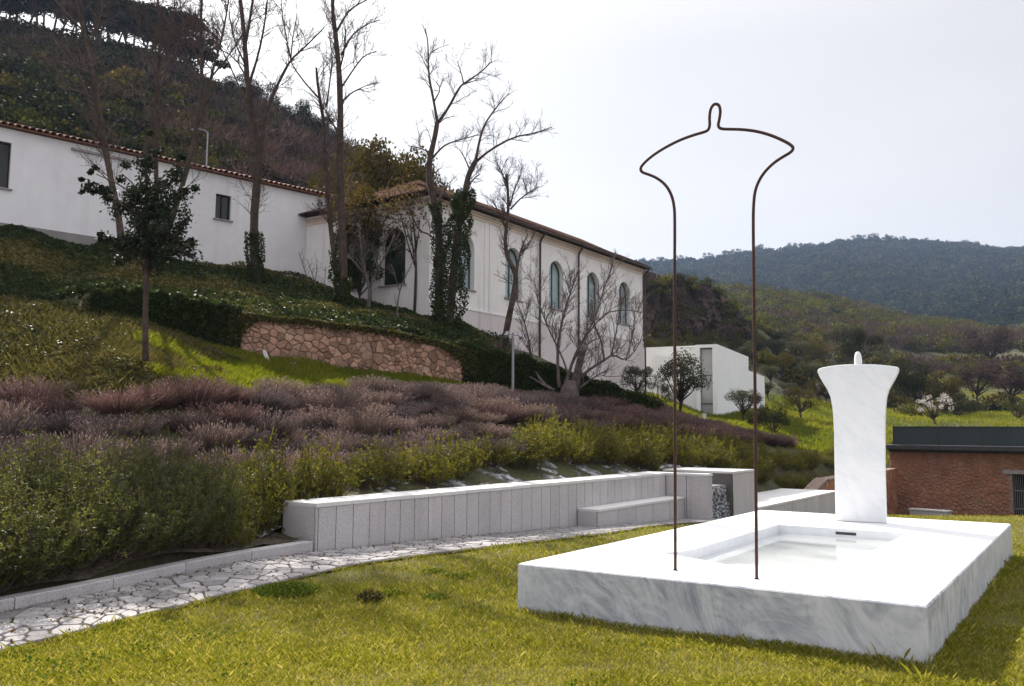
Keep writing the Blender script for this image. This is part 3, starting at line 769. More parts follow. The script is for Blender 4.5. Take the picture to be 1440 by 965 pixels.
for part, (x0_, x1_, n_) in enumerate(((0, NEAR, 296), (NEAR, PL, 330))):
    P2 = scat2(x1_ - x0_, PWd, n_, 11 + part, 1)
    for k, cell in voronoi(P2, 0, x1_ - x0_, 0, PWd):
        rg = rounded(cell, .013) + [x0_, 0]
        hh = .026 + rng.uniform(-.004, .006); tx, ty = rng.normal(0, .012, 2); cc = rg.mean(0)
        def f3(p, h):
            q = pathpt(np.array(p[0] / PL), np.array(p[1] / PWd)); return np.array([q[0], q[1], zl(q[1]) + .012 + h + (0 if h < 0 else tx * (p[0] - cc[0]) + ty * (p[1] - cc[1]))])
        mb = far_mb if part else MB(); stone_mesh(mb, rg, f3, hh, .008)
        if not part: mb.build('paving_stone', MT['flag'], path)
tag(far_mb.build('paving', MT['flag'], path), kind='stuff')

# ------------------------------------------------------------------ buildings
def wall_open(mb, o, u, n, s0, s1, z0, z1, ops, rev=.3):
    """wall face in plane (o,u,z) with openings (centre, width, sill, top, arched); jambs go in by rev against normal n"""
    P = lambda s, z, k=0.0: o + u * s + np.array([0, 0, z]) - n * k
    cur = s0
    def quad(a, b, c, d): mb.add([a, b, c, d], np.array([[0, 1, 2, 3]]))
    outs = []
    for (c, w, zs, zt, arch) in sorted(ops):
        l, r = c - w / 2, c + w / 2
        quad(P(cur, z0), P(l, z0), P(l, z1), P(cur, z1))
        quad(P(l, z0), P(r, z0), P(r, zs), P(l, zs))
        if arch:
            an = np.linspace(math.pi, 0, 17); R = w / 2
            A = [(c + R * math.cos(t), zt - R + R * math.sin(t)) for t in an]
        else: A = [(l, zt), (r, zt)]
        for a, b in zip(A[:-1], A[1:]): quad(P(a[0], a[1]), P(b[0], b[1]), P(b[0], z1), P(a[0], z1))
        ol = [(l, zs)] + A + [(r, zs)]
        for a, b in zip(ol, ol[1:] + ol[:1]): quad(P(*a), P(*b), P(*b, rev), P(*a, rev))
        outs.append(ol); cur = r
    quad(P(cur, z0), P(s1, z0), P(s1, z1), P(cur, z1))
    return outs
def win(parent, o, u, n, ol, rev, fm, pm_, fw=.06, mull=(), sill=True, sm='sill', transom=()):
    """window part: pane with frame bars and sill as its sub-parts"""
    ol = np.array(ol); c = ol.mean(0)
    mb = MB(); mb.add([o + u * a + [0, 0, b] - n * (rev - .03) for a, b in ol], [np.arange(len(ol))[None]])
    w = mb.build('window', pm_, parent)
    mb = MB(); l = np.linalg.norm(ol - c, axis=1)[:, None]; inn = c + (ol - c) * (1 - fw / l)
    k = np.arange(len(ol)); q = (k + 1) % len(ol); m_ = len(ol)
    for a, b in ((rev - .035, 1),):
        V = [o + u * s + [0, 0, z] - n * (rev - .10) for s, z in ol] + [o + u * s + [0, 0, z] - n * (rev - .10) for s, z in inn] + [o + u * s + [0, 0, z] - n * (rev - .03) for s, z in inn]
        mb.add(V, [np.vstack([np.stack([k, q, m_ + q, m_ + k], 1), np.stack([m_ + k, m_ + q, 2 * m_ + q, 2 * m_ + k], 1)])])
    s_min, s_max, z_min, z_max = ol[:, 0].min(), ol[:, 0].max(), ol[:, 1].min(), ol[:, 1].max()
    mb.build('frame', fm, w)
    for t in mull:
        mb = MB(); s = s_min + (s_max - s_min) * t
        mb.box(o + u * (s - .025) - n * (rev - .03) + [0, 0, z_min + .05], u * .05, n * .06, (0, 0, z_max - z_min - .12)); mb.build('mullion', fm, w)
    for t in transom:
        mb = MB(); z = z_min + (z_max - z_min) * t
        mb.box(o + u * (s_min + .05) - n * (rev - .03) + [0, 0, z - .025], u * (s_max - s_min - .1), n * .055, (0, 0, .05)); mb.build('transom', fm, w)
    if sill:
        mb = MB(); mb.cbox(o + u * (s_min - .1) + n * .08 - n * (rev + .02) + [0, 0, z_min - .06], u * (s_max - s_min + .2), n * (rev + .02), (0, 0, .065), .008); mb.build('sill', MT[sm], w)
    return w
def tile_row(root, A, B, up, outn, n, mat, r=.09, ln=.42):
    """barrel roof tiles along an eave from A to B; up = unit vector up the slope"""
    A, B = np.asarray(A, float), np.asarray(B, float); U = (B - A) / np.linalg.norm(B - A); w = np.linalg.norm(B - A) / n
    upv = np.asarray(up, float); nn = np.cross(U, upv); nn = nn if nn[2] > 0 else -nn
    an = np.linspace(0, math.pi, 7)
    V = []
    for (t, rr) in ((0, w * .52), (ln, w * .46)):
        for sgn in (1, .8):
            V += [np.array(U * (math.cos(a) * rr * sgn) + nn * (math.sin(a) * rr * sgn) + upv * t) for a in an]
    f = []
    for k in range(6): f += [[k, k + 1, 14 + k + 1, 14 + k], [7 + k, 21 + k, 21 + k + 1, 7 + k + 1], [k, 7 + k, 7 + k + 1, k + 1]]
    me = npmesh('roof_tile', np.array(V), np.array(f)); me.materials.append(mat)
    base = np.array(root.location) + (np.array(root.parent.location) if root.parent else 0)
    for k in range(n):
        o = bpy.data.objects.new('roof_tile', me); COL.objects.link(o); o.parent = root
        o.location = A + U * (k + .5) * w - base + nn * rng.uniform(-.012, .012) + upv * rng.uniform(-.02, .02)
        o.rotation_euler = (0, 0, rng.normal(0, .02))

# --- long building with arched windows
LU = np.array([.563, .826, 0]); LN = np.array([.826, -.563, 0]); L0 = np.array([-2.28, 38.55, 0])
def s_at(o, u, px):
    k = (px - 720) / F; return (k * o[1] - o[0]) / (u[0] - k * u[1])     # level-camera approximation
ZS, ZT = 7.86, 10.36
def fit_s(px, py):
    """distance along the long facade for a pixel, and its height"""
    r = ray(px, py); o = np.array([0, 0, CH]); t = ((L0 - o) @ LN) / (r @ LN); p = o + r * t
    return (p - L0) @ LU, p[2]
sC = fit_s(604, 360)[0]; sE = fit_s(904, 440)[0]; EZ = np.mean([fit_s(628, 284)[1], fit_s(759, 327)[1], fit_s(815, 348)[1], fit_s(902, 376)[1]])
wc = [fit_s(x, y)[0] for x, y in ((653.5, 380), (722.5, 395), (782.5, 410), (834, 420), (878.5, 432))]
print('long', sC, sE, EZ, np.round(wc, 2), [round(float(fit_s(*p)[1]), 2) for p in ((653, 404), (722, 418), (782, 431), (880, 455), (653, 326), (782, 367), (878, 397), (648, 422), (715, 433))])
lb = thing('arched_window_building', 'long white building with a row of tall arched windows and dark tiled roof', 'building', L0 + LU * sC + [0, 0, 2.5])
mb = MB()
ZD = 6.95
outs = wall_open(mb, L0, LU, LN, sC, sE, ZD, EZ, [(c, 1.42, ZS, ZT, True) for c in wc], .34)
GU, GNn = -LN, -LU                              # gable wall runs back-left, faces towards the camera's left
Pc0 = L0 + LU * sC
def fit_g(px, py):
    r = ray(px, py); o = np.array([0, 0, CH]); t = ((Pc0 - o) @ GNn) / (r @ GNn); p = o + r * t
    return (p - Pc0) @ GU, p[2]
gc = fit_g(553, 360)[0]; gz0, gz1 = fit_g(553, 401)[1], fit_g(553, 321)[1]; gw2 = fit_g(536, 360)[0] - fit_g(570, 360)[0]
gc2 = fit_g(493, 380)[0]
outs2 = wall_open(mb, Pc0, GU, GNn, 0.0, 9.0, 4.5, EZ, [(gc, gw2, gz0, gz1, True), (gc2, 1.2, gz0, gz1, True)], .34)
back = [Pc0 + GU * 9.0, L0 + LU * sE + GU * 9.0]
for a, b in ((back[0], back[1]), (back[1], L0 + LU * sE)):
    mb.add([a + [0, 0, 2], b + [0, 0, 2], b + [0, 0, EZ], a + [0, 0, EZ]], np.array([[0, 1, 2, 3]]))
mb.build('wall', MT['plaster_warm'], lb)
mb = MB(); mb.box(Pc0 + LU * .002 - LN * .3 + [0, 0, 1.5], LU * (sE - sC), LN * .335, (0, 0, ZD - 1.5)); mb.build('lower_wall', MT['dado'], lb)
mb = MB(); mb.box(Pc0 + LN * .0 + [0, 0, ZD - .01], LU * (sE - sC), LN * .06, (0, 0, .07)); mb.build('string_course', MT['plaster_warm'], lb)
for ol in outs: win(lb, L0, LU, LN, ol, .34, MT['frame_teal'], MT['pane'], .07, (.5,), True)
for ol in outs2: win(lb, Pc0, GU, GNn, ol, .34, MT['frame_dark'], MT['pane_green'], .07, (), True)
ol = np.array(outs2[0]); gc_ = ol.mean(0)
small = [(gc - gw2 * .22 + (p[0] - gc) * .42, gz0 + .08 + (p[1] - gz0) * .42) for p in ol]
for k_, th_, out_ in ((.0, .07, .03), (.10, .045, .09), (.16, .05, .14)):
    for (o_, u_, n_, a_, b_) in ((L0, LU, LN, sC, sE), (Pc0, GU, GNn, 0, 9.0)):
        mb = MB(); mb.box(o_ + u_ * (a_ - (out_ if n_ is LN else -.001)) + [0, 0, EZ - .42 + k_ * 1.6], u_ * (b_ - a_ + out_), n_ * out_, (0, 0, th_ * 1.6)); mb.build('cornice', MT['cornice'], lb)
for px in (683, 690, 748, 815, 858):
    s_ = fit_s(px, 380)[0]
    mb = MB(); mb.box(L0 + LU * (s_ - .14) + [0, 0, ZD + .06], LU * .28, LN * .045, (0, 0, EZ - .43 - ZD - .06)); mb.build('pilaster', MT['plaster_warm'], lb)
mb = MB()
OV = .38; RP_ = math.tan(math.radians(26.5)); hw_ = 4.5
A, B, C_, D_ = [p + [0, 0, EZ] for p in (Pc0 + LN * OV + GNn * OV, L0 + LU * (sE + OV) + LN * OV, back[1] + LU * OV + GU * OV, back[0] + GNn * OV + GU * OV)]
R1_ = (A + D_) / 2 - GNn * (hw_ + OV) + [0, 0, (hw_ + OV) * RP_]; R2_ = (B + C_) / 2 - LU * .02 + [0, 0, (hw_ + OV) * RP_]
for q in ([A, B, R2_, R1_], [C_, D_, R1_, R2_]): mb.add(q, np.array([[0, 1, 2, 3]]))
for q in ([D_, A, R1_], [B, C_, R2_]): mb.add(q, np.array([[0, 1, 2]]))
mb.add([A, B, C_, D_], np.array([[3, 2, 1, 0]]))
roof = mb.build('roof', MT['tile_old'], lb)
upv = (-LN + np.array([0, 0, RP_])); upv /= np.linalg.norm(upv)
nt_ = int(np.linalg.norm(B - A) / .21)
upg = -GNn + np.array([0, 0, RP_]); upg /= np.linalg.norm(upg)
tile_row(roof, D_ - upg * .06 + [0, 0, .02], A - upg * .06 + [0, 0, .02], upg, GNn, int(np.linalg.norm(D_ - A) / .21), MT['tile_old'])
for row in range(3):
    tile_row(roof, A + upv * (row * .36 - .06) + [0, 0, .02], B + upv * (row * .36 - .06) + [0, 0, .02], upv, LN, nt_, MT['tile_old'])
for px, ptop, pbot in ((756.5, 330, 520), (811, 350, 540), (904, 378, 570)):
    s_ = fit_s(px, 400)[0]; p = L0 + LU * s_
    mb = MB(); mb.tube([p + LN * .42 + [0, 0, EZ + .02], p + LN * .40 + [0, 0, EZ - .12], p + LN * .16 + [0, 0, EZ - .42], p + LN * .13 + [0, 0, EZ - .6], p + LN * .13 + [0, 0, 2.2]], .055, 8); mb.build('downpipe', MT['downpipe'], lb)
    for zz_ in (9.2, 7.2):
        mb = MB(); mb.tube([p + LN * .13 + [0, 0, zz_], p + LN * .13 + [0, 0, zz_ + .08]], .07, 8); mb.build('pipe_bracket', MT['downpipe'], lb)
mb = MB(); mb.tube([A + LN * .05 + [0, 0, -.01], B + LN * .05 + [0, 0, -.01]], .06, 6); mb.build('gutter', MT['downpipe'], lb)

# --- low building at the left
Q0, Q1 = D(0, 318, 32.0), D(326, 366, 38.4); BZ = (Q0[2] + Q1[2]) / 2
QU = Q1 - Q0; QU[2] = 0; QU /= np.linalg.norm(QU); QN = np.array([QU[1], -QU[0], 0.0])
if QN @ (-Q0) < 0: QN = -QN
Q00 = Q0 * [1, 1, 0]
def fit_q(px, py):
    r = ray(px, py); o = np.array([0, 0, CH]); t = ((Q00 - o) @ QN) / (r @ QN); p = o + r * t
    return (p - Q00) @ QU, p[2]
qe = fit_q(464, 340)[0]; QT = np.mean([fit_q(10, 174)[1], fit_q(167, 214)[1], fit_q(326, 252)[1], fit_q(460, 284)[1]])
print('low', BZ, QT, qe)
lo = thing('low_house', 'low white house with terracotta tile eaves above the ivy bank', 'house', Q00 + [0, 0, BZ])
def rect_q(x0, y0, x1, y1):
    a, b = fit_q(x0, (y0 + y1) / 2)[0], fit_q(x1, (y0 + y1) / 2)[0]
    zt_, zb_ = fit_q((x0 + x1) / 2, y0)[1], fit_q((x0 + x1) / 2, y1)[1]
    return ((a + b) / 2, b - a, zb_, zt_, False)
ops = [rect_q(-34, 196, 15, 262), rect_q(303, 274, 325, 309), (-9, 1.2, BZ + 1.2, BZ + 2.6, False)]
mb = MB(); outs = wall_open(mb, Q00, QU, QN, -14, qe, BZ - 2.0, QT, ops, .22)
bk0, bk1 = Q00 - QU * 14 - QN * 6, Q00 + QU * qe - QN * 6
for a, b in ((Q00 + QU * qe, bk1), (bk1, bk0), (bk0, Q00 - QU * 14)):
    mb.add([a + [0, 0, BZ - 2], b + [0, 0, BZ - 2], b + [0, 0, QT], a + [0, 0, QT]], np.array([[0, 1, 2, 3]]))
mb.build('wall', MT['plaster'], lo)
mb = MB(); mb.box(Q00 - QU * 14 + [0, 0, BZ - 1.5], QU * (14 + fit_q(150, 335)[0]), QN * .05, (0, 0, 1.5 + .12)); mb.build('plinth', MT['plinth_band'], lo)
for ol in outs:
    w_ = win(lo, Q00, QU, QN, ol, .22, MT['frame_dark'], MT['pane_dark'], .05, (.5,), True)
mb = MB(); rp = math.tan(math.radians(16)); A = Q00 - QU * 14.3 + QN * .22 + [0, 0, QT + .02]; B = Q00 + QU * (qe + .15) + QN * .22 + [0, 0, QT + .02]
upq = -QN + np.array([0, 0, rp]); upq /= np.linalg.norm(upq)
mb.box(A, B - A, upq * 6.6, (0, 0, .05)); roof2 = mb.build('roof', MT['tile'], lo)
nt2 = int(np.linalg.norm(B - A) / .24)
for row in range(2): tile_row(roof2, A + upq * (row * .38 - .05) + [0, 0, .055], B + upq * (row * .38 - .05) + [0, 0, .055], upq, QN, nt2, MT['tile'], ln=.45)
mb = MB(); a_ = fit_q(100, 203)[0]; b_ = fit_q(185, 226)[0]
mb.cbox(Q00 + QU * a_ + [0, 0, QT - .30], QU * (b_ - a_), QN * .12, (0, 0, .10), .01); mb.build('ledge', MT['sill'], lo)
fs, fz = fit_q(268, 265); fl = thing('flood_light', 'small white flood light fixed to the low house wall', 'lamp', Q00 + QU * fs + QN * .02 + [0, 0, fz])
mb = MB(); p = np.array(fl.location); mb.tube([p, p + QN * .22 + [0, 0, -.05]], .025, 6); mb.build('arm', MT['white_paint'], fl)
mb = MB(); mb.cbox(p + QN * .2 + [0, 0, -.16] - QU * .14, QU * .28, QN * .22 + np.array([0, 0, -.1]), np.array([0, 0, .09]), .015); mb.build('head', MT['white_paint'], fl)

# --- modern white building beyond
md = thing('modern_white_annex', 'modern white annex with a tall glass strip and stepped roofline', 'building', D(1008, 592, 62))
K = D(1008, 484, 62); KX = np.array([K[0], K[1], 0])
E1 = D(1075, 530, 70.5); E1 = np.array([E1[0], E1[1], 0]); KU = E1 - KX; KL = np.linalg.norm(KU); KU /= KL; KN = np.array([KU[1], -KU[0], 0])
KF = D(905, 487, 64.5); KF = np.array([KF[0], KF[1], 0]); FU = KX - KF; FL_ = np.linalg.norm(FU); FU /= FL_; FN = np.array([FU[1], -FU[0], 0])
if FN @ (-KX) < 0: FN = -FN
if KN @ (-KX) < 0: KN = -KN
def fit_p(O, n, u, px, py):
    r = ray(px, py); o = np.array([0, 0, CH]); t = ((O - o) @ n) / (r @ n); p = o + r * t
    return (p - O) @ u, p[2]
kz = K[2]
side = [(0, .5), (KL, .5), (KL, fit_p(KX, KN, KU, 1074.5, 530)[1]), (fit_p(KX, KN, KU, 1052.5, 521)[0], fit_p(KX, KN, KU, 1052.5, 521)[1]), (fit_p(KX, KN, KU, 1052.5, 502)[0], fit_p(KX, KN, KU, 1052.5, 502)[1]), (0, kz)]
mb = MB(); mb.prism(side, KX, KU, (0, 0, 1), -KN * .35); mb.build('side_wall', MT['white_render'], md)
mb = MB()
sA, sB = fit_p(KF, FN, FU, 978, 486)[0], FL_
g0, g1 = fit_p(KF, FN, FU, 984.5, 530)[0], fit_p(KF, FN, FU, 1003.5, 530)[0]; gz_ = fit_p(KF, FN, FU, 994, 489)[1]
o_ = wall_open(mb, KF, FU, FN, sA, sB - .002, .5, kz, [((g0 + g1) / 2, g1 - g0, 1.5, gz_, False)], .3)
mb.build('front_wall', MT['white_render'], md)
win(md, KF, FU, FN, o_[0], .3, MT['dark_metal'], MT['pane_pale'], .09, (), False, transom=(.35, .68))
mb = MB(); mb.box(KF - FU * 3 - FN * .8 + [0, 0, .5], FU * (sA + 3 - .01), FN * .5, (0, 0, fit_p(KF, FN, FU, 940, 487)[1] - .5)); mb.build('rear_wall', MT['white_render'], md)
st = [fit_p(KF + FN * 1.5, FN, FU, *p) for p in ((900, 592), (900, 545), (922, 499), (946, 503), (946, 592))]
mb = MB(); mb.prism(st, KF + FN * 1.5, FU, (0, 0, 1), FN * .25); mb.build('stair_wall', MT['white_render'], md)
mb = MB(); ra, rz = fit_p(KX, KN, KU, 1052.5, 521); 
for t in np.linspace(.1, 1, 5):
    p = KX + KU * (ra + (KL - ra) * t) - KN * .2; mb.tube([p + [0, 0, 5.5], p + [0, 0, 7.0]], .02, 5)
mb.tube([KX + KU * ra - KN * .2 + [0, 0, 7.0], KX + KU * KL - KN * .2 + [0, 0, 7.0]], .02, 5); mb.build('terrace_railing', MT['dark_metal'], md)
mb = MB(); mb.add([KX - KN * .3 + [0, 0, kz - .12], KX + KU * ra - KN * .3 + [0, 0, kz - .6], KX + KU * ra - KN * 6 + [0, 0, kz - .6], KX - KN * 6 + [0, 0, kz - .12]], np.array([[0, 1, 2, 3]])); mb.build('roof', MT['white_render'], md)

# --- stone building with glass parapet at the right
B0 = D(1254, 716, 44.0); B1 = D(1500, 731, 38.8)
B0x, B1x = B0 * [1, 1, 0], B1 * [1, 1, 0]; BU = B1x - B0x; BL = np.linalg.norm(BU); BU /= BL; BN = np.array([BU[1], -BU[0], 0])
if BN @ (-B0x) < 0: BN = -BN
fb = lambda px, py: fit_p(B0x, BN, BU, px, py)
sb = thing('stone_building', 'reddish stone building with dark flat roof edge and smoked glass parapet', 'building', B0x + [0, 0, -2.4])
zw = np.mean([fb(1260, 634)[1], fb(1430, 640)[1]])
dr = (fb(1424, 690)[0], fb(1449, 690)[0], fb(1430, 667)[1])
mb = MB(); o_ = wall_open(mb, B0x, BU, BN, 0, BL + 6, -3.4, zw, [((dr[0] + dr[1]) / 2, dr[1] - dr[0], -2.5, dr[2], False)], .4)
mb.add([B0x + [0, 0, -3.4], B0x - BN * 8 + [0, 0, -3.4], B0x - BN * 8 + [0, 0, zw], B0x + [0, 0, zw]], np.array([[0, 1, 2, 3]]))
mb.build('wall_core', MT['mortar'], sb)
# rubble face: small stones joined, too small to pick apart singly
BLv = fb(1475, 690)[0]; H_ = zw + 2.7
P2 = scat2(BLv, H_, 620, 21, 1); mb = MB()
for k, cell in voronoi(P2, 0, BLv, 0, H_):
    c_ = cell.mean(0)
    if dr[0] - .12 < c_[0] < dr[1] + .12 and c_[1] - 2.7 < dr[2] + .12: continue
    rg = rounded(cell, .022)
    stone_mesh(mb, rg, lambda p, h: B0x + BU * p[0] + [0, 0, p[1] - 2.7] + BN * h, .02 + rng.uniform(0, .03), .03, -.02, .01)
tag(mb.build('rubble_facing', MT['redstone'], sb), kind='stuff')
P2 = scat2(6, H_, 150, 23, 1); mb = MB()
for k, cell in voronoi(P2, 0, 6, 0, H_):
    stone_mesh(mb, rounded(cell, .022), lambda p, h: B0x - BN * p[0] + [0, 0, p[1] - 2.7] - BU * h, .02 + rng.uniform(0, .03), .03, -.02, .01)
tag(mb.build('rubble_facing', MT['redstone'], sb), kind='stuff')
mb = MB(); mb.cbox(B0x + BU * (dr[0] - .35) + BN * .0 + [0, 0, dr[2]], BU * (dr[1] - dr[0] + .7), BN * .07, (0, 0, .18), .01); mb.build('lintel', MT['sill'], sb)
gt = thing('x', 'x', 'x'); bpy.data.objects.remove(gt)
mb = MB(); mb.box(B0x + BU * dr[0] - BN * .38 + [0, 0, -2.5], BU * (dr[1] - dr[0]), BN * .02, (0, 0, dr[2] + 2.5)); door = mb.build('door', MT['pane_dark'], sb)
for t in np.linspace(.08, .95, 9):
    mb = MB(); p = B0x + BU * (dr[0] + (dr[1] - dr[0]) * t) - BN * .2; mb.tube([p + [0, 0, -2.5], p + [0, 0, dr[2] - .02]], .014, 5); mb.build('grille_bar', MT['grey_metal'], door)
for z_ in (-1.7, -.9):
    mb = MB(); mb.box(B0x + BU * dr[0] - BN * .22 + [0, 0, z_], BU * (dr[1] - dr[0]), BN * .03, (0, 0, .04)); mb.build('grille_rail', MT['grey_metal'], door)
zt0 = fb(1300, 626)[1]
mb = MB(); mb.cbox(B0x - BU * .22 + BN * .55 - BN * 9 + [0, 0, zw + .12], BU * (BL + 6), BN * 9, (0, 0, zt0 - zw - .12), .02); mb.build('roof_slab', MT['dark_metal'], sb)
mb = MB(); mb.box(B0x - BU * .02 + BN * .12 - BN * 8 + [0, 0, zw + .002], BU * (BL + 5.5), BN * 8, (0, 0, .118)); mb.build('roof_recess', MT['dark_metal'], sb)
zg = np.mean([fb(1270, 600)[1], fb(1430, 601)[1]])
gs = [fb(px, 612)[0] for px in (1260, 1323, 1385, 1450, 1520)]
for a, b in zip(gs[:-1], gs[1:]):
    mb = MB(); mb.cbox(B0x + BU * (a + .02) + BN * .3 + [0, 0, zt0 + .01], BU * (b - a - .04), BN * .02, (0, 0, zg - zt0 - .03), .003); mb.build('glass_panel', MT['parapet_glass'], sb)
    mb = MB(); mb.box(B0x + BU * (a - .025) + BN * .29 + [0, 0, zt0], BU * .05, BN * .06, (0, 0, zg - zt0)); mb.build('post', MT['dark_metal'], sb)
mb = MB(); mb.box(B0x + BU * gs[0] + BN * .28 + [0, 0, zg - .02], BU * (gs[-1] - gs[0]), BN * .07, (0, 0, .04)); mb.build('handrail', MT['dark_metal'], sb)
mb = MB(); mb.box(B0x + BU * gs[0] + BN * .3 - BN * 6 + [0, 0, zt0 + .01], BU * .02, BN * 5.98, (0, 0, zg - zt0 - .03)); mb.build('side_glass', MT['parapet_glass'], sb)
a_, b_ = fb(1291, 718)[0], fb(1345, 718)[0]; zt_ = fb(1318, 714)[1]
bn = thing('stone_bench', 'plain grey granite bench block in front of the reddish stone building', 'bench', B0x + BU * (a_ + b_) / 2 + BN * .9 + [0, 0, -2.3])
mb = MB(); mb.cbox(B0x + BU * a_ + BN * .6 + [0, 0, -2.6], BU * (b_ - a_), BN * .5, (0, 0, zt_ + 2.5), .015); mb.build('base', MT['granite'], bn)
mb = MB(); mb.cbox(B0x + BU * (a_ - .03) + BN * .57 + [0, 0, zt_ - .098], BU * (b_ - a_ + .06), BN * .56, (0, 0, .07), .012); mb.build('seat', MT['granite_cap'], bn)
# small wall joining its left corner
gwz = thing('low_rubble_wall', 'low reddish rubble wall with sloping top at the corner of the stone building', 'wall', D(1160, 700, 34))
R0_, R1__ = D(1145, 690, 33), D(1262, 690, 43.6); R0_[2] = R1__[2] = 0; RU = R1__ - R0_; RL = np.linalg.norm(RU); RU /= RL; RN = np.array([RU[1], -RU[0], 0])
if RN @ (-R0_) < 0: RN = -RN
ztop = lambda s: np.interp(s, [0, 1.6, RL], [-.6, -.2, -.05])
mb = MB(); mb.prism([(0, -2.4), (RL, -2.4), (RL, ztop(RL)), (1.6, ztop(1.6)), (0, ztop(0))], R0_, RU, (0, 0, 1), -RN * .4); mb.build('core', MT['mortar'], gwz)
P2 = scat2(RL, 2.6, 240, 25, 1); mb = MB()
for k, cell in voronoi(P2, 0, RL, 0, 2.6):
    c_ = cell.mean(0)
    if c_[1] - 2.4 > ztop(c_[0]) - .03: continue
    stone_mesh(mb, rounded(cell, .02), lambda p, h: R0_ + RU * p[0] + [0, 0, min(p[1] - 2.4, ztop(p[0]))] + RN * h, .03, .03, -.02, .01)
tag(mb.build('rubble_facing', MT['redstone'], gwz), kind='stuff')
for k in range(16):
    s_ = k * .34; mb = MB(); z_ = ztop(s_ + .17)
    mb.cbox(R0_ + RU * (s_ + .01) + RN * .05 + [0, 0, z_], RU * .32 + np.array([0, 0, ztop(s_ + .33) - ztop(s_)]), -RN * .5, (0, 0, .09), .015); mb.build('cap_stone', MT['mortar'], gwz)

# ------------------------------------------------------------------ retaining wall of rough stones
def swp(a, z=0.0):
    d = np.interp(a, SWA, SWD); x = (a - 720) / F * d; return np.array([x, d, z])
ga = np.linspace(318, 668, 60); SWp = np.array([swp(a) for a in ga]); SWs = np.concatenate([[0], np.cumsum(np.linalg.norm(np.diff(SWp, axis=0), axis=1))])
SWL = SWs[-1]
def sw_at(s):
    x, y = np.interp(s, SWs, SWp[:, 0]), np.interp(s, SWs, SWp[:, 1]); return x, y
def sw_base(s): x, y = sw_at(s); return float(tz(x, y - .1))
def sw_h(s): return float(np.interp(s, [0, SWL * .5, SWL], [1.18, 1.36, 1.2]))
rw = thing('rubble_retaining_wall', 'retaining wall of rough orange and pink stones holding the ivy bank above the grass strip', 'wall', SWp[30] + [0, 0, float(tz(SWp[30][0], SWp[30][1]))])
mb = MB(); bs = np.array([sw_base(s) for s in SWs]); hs = np.array([sw_h(s) for s in SWs])
tg = np.gradient(SWp, axis=0); tg /= np.linalg.norm(tg, axis=1)[:, None]; tn = np.stack([tg[:, 1], -tg[:, 0], 0 * tg[:, 0]], 1)
V = np.concatenate([np.stack([SWp + [0, 0, 1] * (bs[:, None] - .4), SWp + [0, 0, 1] * (bs + hs)[:, None], SWp - tn * .45 + [0, 0, 1] * (bs + hs)[:, None], SWp - tn * .45 + [0, 0, 1] * (bs[:, None] - .4)], 1)]).reshape(-1, 3)
i = np.arange(59)[:, None] * 4; j = np.arange(3)[None]
mb.add(V, [np.stack([i + j, i + 4 + j, i + 5 + j, i + j + 1], -1).reshape(-1, 4)]); mb.build('core', MT['mortar'], rw)
HH = 1.5
P2 = scat2(SWL, HH, 296, 31, 1); P2 = P2 + rng.normal(0, .05, P2.shape); P2 = np.clip(P2, .02, [SWL - .02, HH - .02])
sm_n = lambda s: np.array([np.interp(s, SWs, tn[:, k]) for k in range(3)])
for k, cell in voronoi(P2, 0, SWL, 0, HH):
    rg = rounded(cell, .009); hh = .02 + rng.uniform(0, .05)
    def f3(p, h):
        x, y = sw_at(p[0]); return np.array([x, y, sw_base(p[0]) - .06 + p[1] / HH * (sw_h(p[0]) + .06)]) + sm_n(p[0]) * h
    mb = MB(); stone_mesh(mb, rg, f3, hh, .028, -.03, rng.uniform(-.01, .015)); mb.build('stone', MT['stonewall'], rw)

# ------------------------------------------------------------------ vegetation helpers
def unit(v): return v / (np.linalg.norm(v, axis=-1, keepdims=True) + 1e-9)
def leafq(P, L, Wd, Dr=None, r=rng):
    """rhombic leaves at P; Dr = long direction (random if None)"""
    n = len(P); L = np.broadcast_to(L, (n,))[:, None]; Wd = np.broadcast_to(Wd, (n,))[:, None]
    t = unit(r.normal(size=(n, 3))) if Dr is None else unit(Dr)
    b = unit(np.cross(t, r.normal(size=(n, 3))))
    V = np.stack([P - t * L / 2, P + b * Wd / 2, P + t * L / 2, P - b * Wd / 2], 1).reshape(-1, 3)
    return V, np.arange(4 * n).reshape(n, 4)
def addleaf(mb, P, L, Wd, tint, Dr=None, r=rng):
    V, f = leafq(P, L, Wd, Dr, r); mb.add(V, f, np.repeat(np.broadcast_to(tint, (len(P),)), 4))
def blades(mb, P, h, w, lean, tint, r=rng):
    """grass blades: one bent triangle pair each"""
    n = len(P); an = r.uniform(0, 2 * np.pi, n); sd = np.stack([np.cos(an), np.sin(an), 0 * an], 1)
    la = r.uniform(0, 2 * np.pi, n); ld = np.stack([np.cos(la), np.sin(la), 0 * la], 1) * (np.broadcast_to(lean, (n,)) * h)[:, None]
    w = np.broadcast_to(w, (n,))[:, None]; up = np.zeros((n, 3)); up[:, 2] = 1
    hh = np.broadcast_to(h, (n,))[:, None]
    V = np.stack([P - sd * w / 2, P + sd * w / 2, P + ld * .35 + up * hh * .6 + sd * w * .32, P + ld + up * hh], 1).reshape(-1, 3)
    k = np.arange(n) * 4
    mb.add(V, np.concatenate([np.stack([k, k + 1, k + 2], 1), np.stack([k, k + 2, k + 3], 1)]), np.repeat(tint, 4))
def stuff(name, mb, m, label, cat):
    return tag(mb.build(name, m, tint=True), label, cat, kind='stuff')
